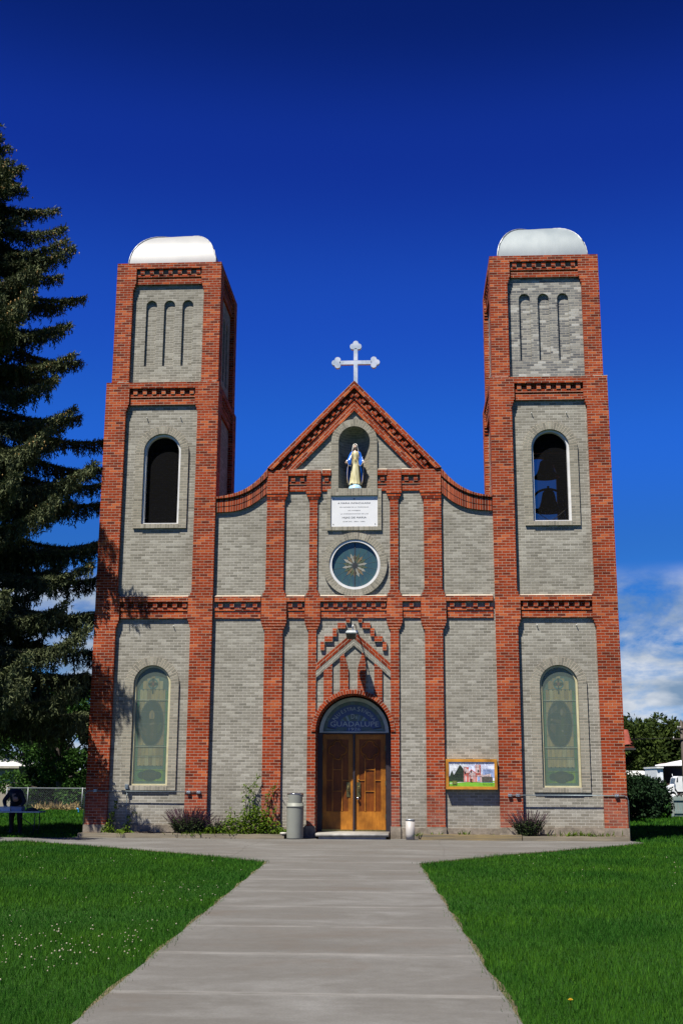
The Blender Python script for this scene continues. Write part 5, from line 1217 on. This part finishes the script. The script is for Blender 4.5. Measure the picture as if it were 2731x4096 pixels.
weed('green weed under the sign board', 2.75, -.2, .09, .15, 26, 23)
weed('tiny green weed between the sign board and the right bush', 3.42, -.22, .03, .11, 10, 24)
weed('green weed at the foot of the white ash bin', 1.62, -.47, .05, .13, 16, 25)
weed('bright weed hanging over the edging under the wide bush', -3.55, -.44, .28, .10, 90, 26)
weed('bright weed hanging over the edging under the big vine', -2.72, -.44, .06, .12, 30, 27)
weed('small weed in front of the far left edging', -5.35, -.50, .04, .10, 16, 28)

# ------------------------------------------------------------------ lawns
def in_path(X, Y):
    ins = np.zeros(len(X), bool); n = len(PATH)
    for i in range(n):
        (xa,ya),(xb,yb) = PATH[i], PATH[(i+1)%n]
        c = ((ya > Y) != (yb > Y)) & (X < (xb-xa)*(Y-ya)/((yb-ya) if yb != ya else 1e-9)+xa); ins ^= c
    return ins
def lawn():
    global rng
    rng = np.random.default_rng(99); V, T_ = [], []
    bands = [(-25.5,-21,-4.0,6.5,5200,.046,.0042),(-21,-17,-5.0,7.5,3200,.047,.0054),(-17,-12,-6.5,8.5,1700,.050,.0076),(-12,-7,-8.5,10,1000,.054,.0105),(-7,-1.0,-10.5,12,600,.060,.0140),(-1.0,10,-14,-6.6,230,.072,.024),(-1.0,10,6.75,14,230,.072,.024),(10,26,-19,-6.6,80,.085,.045),(10,26,8,17,80,.085,.045)]
    for y0, y1, x0, x1, dens, h, w in bands:
        n = int((y1-y0)*(x1-x0)*dens); X = x0+(x1-x0)*rng.random(n); Y = y0+(y1-y0)*rng.random(n)
        j = .045; keep = ~in_path(X+rng.normal(size=n)*.035, Y+rng.normal(size=n)*.03) & ~((X > -6.6) & (X < 6.62) & (Y > -.72)); X, Y = X[keep], Y[keep]; n = len(X)
        a = rng.random(n)*6.28; hh = h*(.55+.75*rng.random(n))*(1+.25*np.sin(X*1.3+Y*.7)*np.sin(Y*1.1-X*.5)); ln = hh*.75*rng.random(n); la = rng.random(n)*6.28
        ww = w*(.6+.7*rng.random(n)); B = np.stack([X,Y,np.full(n,ZG-.022)],1); s = np.stack([np.cos(a),np.sin(a),np.zeros(n)],1)*(ww*.5)[:,None]
        tip = B+np.stack([np.cos(la)*ln,np.sin(la)*ln,hh],1)
        V.append(np.stack([B-s,B+s,tip],1)); T_.append(np.clip(.45+.28*rng.normal(size=n),0,1))
    o = quads_object('lawn_grass', np.concatenate(V), np.concatenate(T_), M['grass']); tag(o, 'dense green lawn grass on both sides of the walk', 'grass', kind='stuff')
    # clover heads
    X = np.concatenate([rng.uniform(-2.7,-.5,210), rng.uniform(-5.5,-.8,40), rng.uniform(-1.8,-.55,40), rng.uniform(3,7.5,40)]); Y = np.concatenate([rng.normal(-18.9,.85,210), rng.uniform(-17,-4,40), rng.normal(-14.8,1.0,40), rng.uniform(-14,-6,40)])
    keep = ~in_path(X,Y) & ~in_path(X+.06,Y); X, Y = X[keep], Y[keep]; Q = []
    for px, py in zip(X,Y):
        r = .0060*(.5+.9*rng.random())*(1 if py < -12 else 1.15); c = np.array([px,py,ZG+.030+.025*rng.random()])
        for i in range(6):
            for e0, e1 in ((-1.2,-.2),(-.2,.7),(.7,1.5)):
                a0, a1 = i*PI/3, (i+1)*PI/3; p = lambda a,e_: c+r*np.array([math.cos(a)*math.cos(e_),math.sin(a)*math.cos(e_),math.sin(e_)]); Q.append([p(a0,e0),p(a1,e0),p(a1,e1),p(a0,e1)])
    tag(quads_object('clover_flowers', np.array(Q), np.zeros(len(Q)), M['clover']), 'small white clover flowers scattered through the lawn', 'clover', kind='stuff')
    e = empty('dandelion', (2.44,-21.35,ZG), 'yellow dandelion in the lawn near the right edge of the walk', 'flower')
    b = MB(); b.tube([(2.44,-21.35,ZG-.02),(2.44,-21.355,ZG+.055)], .003, 5); b.build('stem', M['vine'], e)
    b = MB()
    for rr, k, hh in ((.016,16,.0),(.011,12,.005),(.006,8,.008)):
        for i in range(k): a = 2*PI*i/k; b.poly([(2.44,-21.355,ZG+.056),(2.44+rr*math.cos(a-.15),-21.355+rr*math.sin(a-.15),ZG+.062+hh),(2.44+rr*math.cos(a+.15),-21.355+rr*math.sin(a+.15),ZG+.062+hh)])
    b.build('flower_head', M['yellow'], e)
lawn()

# ------------------------------------------------------------------ left background: fence, shed, trees, table, person
def chain_fence():
    y = 24.0; zb, zt = -.04, .82; x0, x1 = -16.4, -6.6
    e = empty('chain_link_fence', (x0,y,zb), 'grey chain link fence in front of the left trees', 'fence'); m = pmat('fence_steel', (.20,.22,.23), (.14,.155,.165), .5, .3)
    b = MB(); b.tube([(x0,y,zt),(x1,y,zt-.01)], .020, 8); b.build('top_rail', m, e)
    for x in (x0,-15.45,-13.0,-10.5,-8.0):
        b = MB(); b.tube([(x,y,zb-.1),(x,y,zt+.03)], .024, 8); b.build('post', m, e)
    b = MB(); p = .085; n = int((x1-x0)/p); hh = zt-zb
    for sg in (1,-1):
        for i in range(-11, n+11):
            xa = x0+i*p; xb = xa+sg*hh; za, zz = zb, zt
            if xa < x0: f = (x0-xa)/(xb-xa) if xb > x0 else None
            elif xa > x1: f = (x1-xa)/(xb-xa) if xb < x1 else None
            else: f = 0
            if f is None: continue
            pa = (xa+(xb-xa)*f, y, za+(zz-za)*f); g = 1
            if xb > x1: g = (x1-xa)/(xb-xa)
            if xb < x0: g = (x0-xa)/(xb-xa)
            pb = (xa+(xb-xa)*g, y, za+(zz-za)*g)
            if abs(pb[0]-pa[0]) > .02: w = .0020; b.poly([(pa[0]-w,y,pa[2]),(pa[0]+w,y,pa[2]),(pb[0]+w,y,pb[2]),(pb[0]-w,y,pb[2])])
    b.build('mesh', m, e)
chain_fence()
def shed():
    e = empty('shed', (-20,31,ZG), 'beige shed with a pale overhanging roof behind the chain link fence', 'shed'); y = 30
    b = MB(); b.box(-24,-18.3,y+.35,y+6,ZG,1.85); b.build('wall', pmat('beige_siding', (.26,.235,.19), (.22,.20,.16), .8, stretch=(9,9,.2)), e)
    b = MB(); xs, xe = -24.5, -17.9
    b.poly([(xs,y,1.84),(xe,y,1.84),(-19.6,y+3.2,2.45),(xs,y+3.2,2.45)]); b.poly([(xe,y,1.84),(xe,y+6.4,1.84),(-19.6,y+3.2,2.45)]); b.poly([(xe,y+6.4,1.84),(xs,y+6.4,1.84),(xs,y+3.2,2.45),(-19.6,y+3.2,2.45)])
    rf = b.build('roof', pmat('pale_roof', (.55,.55,.56), (.45,.45,.46), .7), e)
    b = MB(); b.box(xs,xe,y,y+.03,1.73,1.838); b.box(xe-.03,xe,y+.03,y+6.4,1.73,1.838); b.poly([(xs,y+.03,1.74),(xs,y+6.4,1.74),(xe,y+6.4,1.74),(xe,y+.03,1.74)]); b.build('fascia', pmat('beige_fascia',(.33,.31,.25)), rf)
shed()
tree('leafy_tree', 'leafy green tree behind the shed at the left edge', -18.9, 34, ZG, 6.0, 2.6, 26, 15000, .21, M['leafA'], group='trees behind the left fence', seed=31, zlow=.05)
tree('leafy_tree', 'leafy green tree filling the gap left of the church', -15.3, 28, ZG, 6.0, 2.3, 30, 20000, .17, M['leafA'], group='trees behind the left fence', seed=32, zlow=.03)
tree('leafy_tree', 'leafy green tree close behind the left church corner', -12.6, 30, ZG, 5.0, 2.0, 24, 12000, .17, M['leafA'], group='trees behind the left fence', seed=33, zlow=.03)
def dry_weeds():
    global rng
    rng = np.random.default_rng(41); n = 260; P = np.stack([rng.uniform(-15.2,-13.2,n), rng.uniform(24.15,24.6,n), np.full(n,-.12)],1); D = np.stack([rng.normal(size=n)*.5,rng.normal(size=n)*.3,np.ones(n)],1)
    tag(quads_object('dry_weeds', leaves(P,.34,.05,D), rng.random(n), leaf_mat('straw', (.22,.16,.07), (.36,.27,.13), .2)), 'straw coloured dry weeds behind the chain link fence', 'weeds', kind='stuff')
dry_weeds()
def hose():
    b = MB(); b.tube([(-12.02,20.0,-.15),(-12.03,20.0,-.05),(-12.05,20.0,.03),(-12.10,20.02,.05)], .028, 8); tag(b.build('hose_stub', pmat('bright_blue_plastic',(.03,.28,.62))), 'short bright blue hose end in the grass by the fence', 'hose')
hose()
def table():
    y0, y1, zt = .35, .85, .44; x0, x1 = -9.3, -7.57
    e = empty('folding_table', (-8.4,.6,ZG), 'pale folding table in the shade of the spruce', 'table')
    b = MB(); b.box(x0,x1,y0,y1,zt-.035,zt); b.build('tabletop', pmat('grey_white_plastic', (.40,.42,.43), (.34,.36,.37)), e); m = pmat('dark_steel', (.03,.03,.032), None, .5, .3)
    for xx, dx in ((-7.70,.06),(-9.15,-.06)):
        for yy in (y0+.06,y1-.06):
            b = MB(); b.tube([(xx,yy,zt-.035),(xx+dx*.1,yy,.15),(xx-dx*.5,yy,ZG)], .014, 8); b.build('leg', m, e)
        b = MB(); b.tube([(xx-dx*.3,y0+.06,.0),(xx-dx*.3,y1-.06,.0)], .010, 6); s = 1 if dx < 0 else -1
        b.tube([(xx-dx*.2,.6,.04),(xx+s*.55,.6,zt-.06),(xx+s*.62,.6,zt-.035)], .010, 6); b.build('brace', m, e)
table()
def carton(label, x0, x1, y0, y1, h, mat, lid):
    e = empty('carton', ((x0+x1)/2,(y0+y1)/2,.44), label, 'box', 'boxes on the folding table'); b = MB(); b.box(x0,x1,y0,y1,.4405,.44+h,skip='t'); b.build('body', mat, e)
    b = MB(); b.box(x0-.008,x1+.008,y0-.008,y1+.008,.44+h,.44+h+.018); b.build('lid', lid, e)
wb = pmat('white_card',(.55,.57,.62),(.48,.50,.56)); bb_ = pmat('blue_grey_card',(.22,.27,.40),(.18,.22,.34))
carton('white lidded box at the left end of the folding table', -8.62,-8.33,.42,.7,.085, wb, wb)
carton('blue grey box beside the white box on the folding table', -8.31,-8.05,.42,.7,.085, bb_, bb_)
def bag():
    b = MB(); b.loft([[(-7.86+rx*math.cos(t), .6+ry*math.sin(t), z+.012*math.sin(3*t)) for t in [2*PI*i/16 for i in range(16)]] for z,rx,ry in ((.446,.13,.12),(.47,.15,.13),(.50,.10,.09),(.515,.03,.03))]); tag(b.build('cloth_bag', pmat('dark_cloth',(.05,.045,.04),(.035,.03,.03))), 'dark crumpled cloth bag on the folding table', 'bag')
    b = MB(); b.loft([[(-7.74+.13*u, .45+.28*v, .447+.03*u*u+.008*math.sin(7*v+3*u)+(.03*u if u > .5 else 0)) for u in [i/8 for i in range(9)]] for v in [j/6 for j in range(7)]], None, False, False); tag(b.build('paper_sheet', pmat('blue_grey_paper',(.25,.29,.33))), 'curled blue grey sheet at the right end of the folding table', 'sheet')
bag()
def person():
    e = empty('person', (-8.42,1.15,ZG), 'person in dark clothes bending over the folding table', 'person')
    pts = [(-8.42,1.16,.60),(-8.40,1.06,.76),(-8.36,.90,.86),(-8.32,.74,.84),(-8.28,.62,.79),(-8.25,.55,.73),(-8.24,.51,.67),
           (-8.51,1.16,.54),(-8.52,1.13,.24),(-8.52,1.20,-.06),(-8.53,1.10,-.105),  (-8.33,1.16,.54),(-8.31,1.13,.24),(-8.30,1.20,-.06),(-8.29,1.10,-.105),
           (-8.50,.80,.83),(-8.60,.72,.68),(-8.50,.55,.55),(-8.46,.50,.545),  (-8.17,.76,.80),(-8.07,.70,.66),(-8.12,.56,.55),(-8.15,.51,.545)]
    rad = [.15,.155,.165,.15,.07,.085,.07,.105,.075,.055,.04,.105,.075,.055,.04,.075,.055,.04,.03,.075,.055,.04,.03]
    E_ = [(0,1),(1,2),(2,3),(3,4),(4,5),(5,6),(0,7),(7,8),(8,9),(9,10),(0,11),(11,12),(12,13),(13,14),(3,15),(15,16),(16,17),(17,18),(3,19),(19,20),(20,21),(21,22)]
    for wi, sx in ((18,1),(22,-1)):                                      # five fingers per hand
        w = pts[wi]
        for k, (o, L) in enumerate(((-.026,.055),(-.010,.066),(.006,.062),(.022,.05))):
            i = len(pts); pts += [(w[0]+o, w[1]-.035, w[2]-.004), (w[0]+o*1.3, w[1]-.035-L, w[2]-.022)]; rad += [.009,.007]; E_ += [(wi,i),(i,i+1)]
        i = len(pts); pts += [(w[0]+sx*.035, w[1]-.02, w[2]-.002), (w[0]+sx*.045, w[1]-.055, w[2]-.018)]; rad += [.010,.008]; E_ += [(wi,i),(i,i+1)]
    me = bpy.data.meshes.new('body'); me.from_pydata(pts, E_, []); o = bpy.data.objects.new('body', me); COL.objects.link(o)
    sk = o.modifiers.new('skin','SKIN'); o.modifiers.new('sub','SUBSURF').render_levels = 1; o.modifiers['sub'].levels = 1
    for v, r in zip(me.skin_vertices[0].data, rad): v.radius = (r, r)
    me.skin_vertices[0].data[0].use_root = True
    bpy.context.view_layer.update(); ev = o.evaluated_get(bpy.context.evaluated_depsgraph_get()); m2 = bpy.data.meshes.new_from_object(ev)
    o.modifiers.clear(); o.data = m2; m2.name = 'body'
    mats = [pmat('navy_shirt',(.018,.020,.032),(.012,.013,.02)), pmat('black_trousers',(.012,.012,.013)), pmat('skin',(.34,.20,.14),(.28,.16,.11),.6)]
    m2.materials.clear()
    for mt in mats: m2.materials.append(mt)
    for p in m2.polygons:
        c = p.center; p.use_smooth = True
        p.material_index = 1 if c.z < .60 and c.y > .9 else (2 if (c.y < .60 and c.z > .64) or (c.y < .53) else 0)
    o.parent = e; o.matrix_parent_inverse = e.matrix_world.inverted()
    b = MB(); b.loft([[(-8.25+rx*math.cos(t), .565+dy+ry*math.sin(t), z) for t in [2*PI*i/14 for i in range(14)]] for z,rx,ry,dy in ((.70,.088,.06,.045),(.74,.092,.075,.03),(.78,.085,.075,.02),(.815,.06,.055,.01),(.83,.02,.02,.01))]); b.build('hair', pmat('black_hair',(.012,.010,.009)), e)
person()

# ------------------------------------------------------------------ right background
tree('bush', 'big dark rounded bush behind the right corner of the church', 9.75, 17.6, ZG, 1.50, 1.05, 26, 9000, .12, M['leafC'], trunk_h=.1, cat='bush', group='bushes behind the church', seed=51, zlow=.06, lobe=.42)
tree('bush', 'dark bush beside the blue green wooden fence', 10.75, 18.6, ZG, 1.42, .72, 20, 5200, .12, M['leafC'], trunk_h=.1, cat='bush', group='bushes behind the church', seed=52, zlow=.06, lobe=.45)
def wood_fence():
    y = 20.0; e = empty('wooden_fence', (13,y,ZG), 'weathered blue green wooden fence with scalloped top behind the bush', 'fence'); m = pmat('blue_green_boards', (.13,.20,.20), (.20,.22,.20), .85, scale=4, stretch=(3,3,.5))
    x = 11.9; k = 0
    while x < 17.5:
        b = MB(); w = .158; n = 6; arc = [(x+w/2-w/2*math.cos(PI*i/n), .60+.085*math.sin(PI*i/n)) for i in range(n+1)]
        b.prism([(x,ZG+.02),(x+w,ZG+.02)] + arc[::-1], y, y+.025, None, None, True); b.build('board', m, e); x += w+.006; k += 1
    for z in (.50,.0):
        b = MB(); b.box(11.85,17.6,y-.04,y-.002,z,z+.09); b.build('rail', m, e)
    b = MB(); b.box(11.80,11.89,y-.05,y+.04,ZG-.05,.62); b.build('post', m, e)
wood_fence()
def truck():
    e = empty('truck', (17.9,45,.0), 'white flatbed truck seen over the wooden fence', 'truck'); z0 = -.05
    W_ = pmat('truck_white', (.66,.67,.68), (.58,.59,.60), .35); K = pmat('truck_glass', (.03,.035,.04), None, .1); T_ = pmat('tyre',(.02,.02,.02))
    ya, yb = 44.6, 46.0
    b = MB(); b.prism([(17.40,.66),(18.55,.66),(18.55,1.50),(18.45,1.56),(17.50,1.56),(17.34,1.45),(17.26,1.10),(17.22,.98)], ya, yb, None, None, True); b.build('cab', W_, e)
    b = MB(); b.prism([(16.95,.80),(17.02,.98),(17.26,1.06),(17.26,.66),(17.13,.66),(17.05,.72)], ya+.1, yb-.1, None, None, True); b.build('bonnet', W_, e)
    b = MB(); ring_ = [(17.10+.27*math.cos(PI*i/8), .45+.30*math.sin(PI*i/8)) for i in range(9)]; inn = [(17.10+.21*math.cos(PI*i/8), .45+.22*math.sin(PI*i/8)) for i in range(9)]
    b.prism(ring_+inn[::-1], ya-.05, ya+.3, None, None, True); b.build('mudguard', W_, e)
    b = MB(); b.poly([(17.36,ya-.004,1.20),(17.46,ya-.004,1.20),(17.46,ya-.004,1.50),(17.40,ya-.004,1.46)]); b.build('side_window', K, e)
    b = MB(); b.poly([(17.72,ya-.004,1.22),(18.45,ya-.004,1.22),(18.45,ya-.004,1.44),(17.72,ya-.004,1.44)]); b.build('side_window', K, e)
    b = MB(); b.poly([(17.255,ya+.1,1.12),(17.255,yb-.1,1.12),(17.335,yb-.1,1.44),(17.335,ya+.1,1.44)][::-1]); b.build('windscreen', K, e)
    b = MB(); b.box(17.11,17.16,ya-.2,ya-.1,1.20,1.47); b.tube([(17.12,ya-.1,1.70),(17.12,ya-.1,1.18),(17.25,ya,1.15)], .012, 6); b.build('mirror', M['galv'], e)
    b = MB(); b.box(17.95,20.4,ya,yb,.84,.95); b.build('flatbed', pmat('bed_tan',(.45,.36,.26)), e)
    b = MB(); b.box(17.3,20.3,ya+.35,yb-.35,.55,.66); b.build('chassis', M['black'], e)
    for x in (17.12,17.85,19.6):
        w = MB(); w.T = lambda q, x=x: (x+q[0], ya+.02+q[2], .33+q[1]); w.lathe(0,0,[(.0005,0),(.2,.0),(.36,.03),(.38,.1),(.38,.22),(.3,.26),(.0005,.26)],24); wh = w.build('wheel', T_, e)
        h = MB(); h.T = lambda q, x=x: (x+q[0], ya+.0+q[2], .33+q[1]); h.lathe(0,0,[(.0005,0),(.05,-.02),(.15,.0),(.19,.015),(.2,.03)],18); h.build('rim', W_, wh)
truck()
def barn():
    e = empty('barn', (20,57,ZG), 'dark brown metal barn with a white roof at the right edge', 'barn')
    A, B, Cc, D = (18.35,55.6,2.36), (19.78,53.4,2.36), (20.45,56.2,3.15), (19.1,58.6,3.15)
    g = (26.5,58.0); br = (27.0,58.2,2.36)
    b = MB(); a2, b2 = (18.72,56.2), (20.05,54.15)
    b.poly([(a2[0],a2[1],ZG),(b2[0],b2[1],ZG),(b2[0],b2[1],2.5),(a2[0],a2[1],2.5)]); b.poly([(b2[0],b2[1],ZG),(g[0],g[1],ZG),(g[0],g[1],2.4),(23.0,56.1,2.84),(b2[0],b2[1],2.42)]); b.poly([(25,61.5,ZG),(a2[0],a2[1],ZG),(a2[0],a2[1],2.5),(25,61.5,2.5)]); b.poly([(g[0],g[1],ZG),(25,61.5,ZG),(25,61.5,2.4),(g[0],g[1],2.4)])
    b.build('wall', pmat('brown_metal', (.085,.040,.034), (.07,.034,.03), .6, stretch=(8,8,.2)), e)
    b = MB(); P = [A, B, (22.6,55.0,2.95), (21.2,57.8,2.84)]
    b.poly(P); b.poly([(22.6,55.0,2.95),br,(25.5,61.8,2.36),(21.2,57.8,2.84)]); b.poly([(x,y,z-.07) for x,y,z in P][::-1]); b.poly([(B[0],B[1],B[2]-.07),(22.6,55.0,2.88),(22.6,55.0,2.95),B]); b.poly([(A[0],A[1],A[2]-.07),(B[0],B[1],B[2]-.07),B,A])
    b.build('roof', pmat('white_metal_roof', (.72,.72,.72), (.64,.64,.65), .45), e)
    y = 54.6
    b = MB(); b.box(18.18,18.60,y-.3,y+4,ZG,2.12); lt = b.build('lean_to', pmat('white_siding',(.62,.64,.66),None,.6), e); b = MB(); b.box(18.14,18.615,y-.45,y+4.1,2.122,2.23); b.build('roof', M['white'], lt); b = MB(); b.box(18.38,18.57,y-.33,y-.302,ZG,1.86); b.build('door', pmat('door_white',(.72,.76,.80)), lt)
barn()
def low_building():
    e = empty('outbuilding', (19.5,72,ZG), 'low outbuilding with a pale grey roof above the bush', 'building'); y = 70
    b = MB(); b.box(14.5,21.1,y+.3,y+6,ZG,1.62); b.build('wall', pmat('dim_wall',(.18,.17,.15)), e)
    b = MB(); b.poly([(14.2,y,1.56),(21.24,y,1.56),(20.82,y+3,2.12),(14.2,y+3,2.12)]); b.poly([(21.24,y,1.56),(21.24,y+6.3,1.56),(20.82,y+3,2.12)]); b.poly([(21.24,y+6.3,1.56),(14.2,y+6.3,1.56),(14.2,y+3,2.12),(20.82,y+3,2.12)]); b.build('roof', pmat('pale_grey_roof',(.52,.53,.50),(.45,.46,.44)), e)
low_building()
def pole():
    e = empty('utility_pole', (16.75,40,ZG), 'wooden utility pole with a crossarm at the right edge', 'utility pole'); x, y = 16.83, 40
    b = MB(); b.tube([(x,y,ZG-.1),(x,y,2),(x+.0,y,4.62)], [.12,.11,.085], 10); b.build('pole', M['bark'], e)
    b = MB(); b.box(x-.55,x+.55,y-.14,y-.05,3.56,3.63); b.box(x-.28,x+.05,y-.12,y-.05,4.16,4.22); b.tube([(x-.2,y-.1,4.18),(x-.02,y-.1,3.9)], .02, 6); b.build('crossarm', M['bark'], e)
    for dx, z in ((-.22,4.22),(-.10,4.22),(-.5,3.63),(.5,3.63)):
        b = MB(); b.lathe(x+dx,y-.09,[(.02,z),(.035,z+.03),(.022,z+.05),(.035,z+.075),(.0005,z+.09)],10); b.build('insulator', M['white'], e)
    b = MB(); b.tube([(x+.10,y-.1,3.95),(x+.13,y-.1,3.4),(x+.11,y-.1,1)], .022, 6); b.build('cable_pipe', M['white'], e)
pole()
def wire(label, a, c, sag):
    b = MB(); P = [(a[0]+(c[0]-a[0])*i/16, a[1]+(c[1]-a[1])*i/16, a[2]+(c[2]-a[2])*i/16-sag*4*(i/16)*(1-i/16)) for i in range(17)]; b.tube(P, .012, 5); tag(b.build('overhead_wire', M['black']), label, 'wire')
wire('overhead wire running from the utility pole behind the church', (16.3,39.9,3.65), (-4,62,4.8), .35)
wire('overhead wire crossing the left trees behind the spruce', (-19.5,27,4.0), (-9,24,3.9), .2)
for i, (x, y, h, r, nl, nf) in enumerate(((21.5,84,6.6,4.0,34,16000),(25.2,86,6.8,4.2,34,16000),(29.5,88,6.0,4.0,26,12000),(34.5,90,6.4,4.5,26,10000),(16.5,90,6.0,4.0,24,9000))):
    lab = ('tall olive cottonwood nearest the church right corner', 'broad olive cottonwood behind the white roofed barn', 'green cottonwood behind the utility pole', 'cottonwood at the far right of the row', 'cottonwood half hidden behind the church')[i]
    tree('cottonwood_tree', lab, x, y, ZG, h, r, nl, nf, .36, M['leafB'] if i != 2 else M['leafA'], group='cottonwoods behind the barn', seed=60+i, zlow=.04, lobe=.36)
def far_trees():
    global rng
    rng = np.random.default_rng(77); n = 16000; a = rng.uniform(-70,90,n); P = np.stack([a, 150+12*rng.random(n), .2+5.0*rng.random(n)*(.55+.45*np.sin(a*.31)*np.sin(a*.13+1))],1)
    tag(quads_object('distant_woods', leaves(P,.9,.6), rng.random(n), M['leafB']), 'distant band of trees along the horizon', 'woods', kind='stuff')
far_trees()
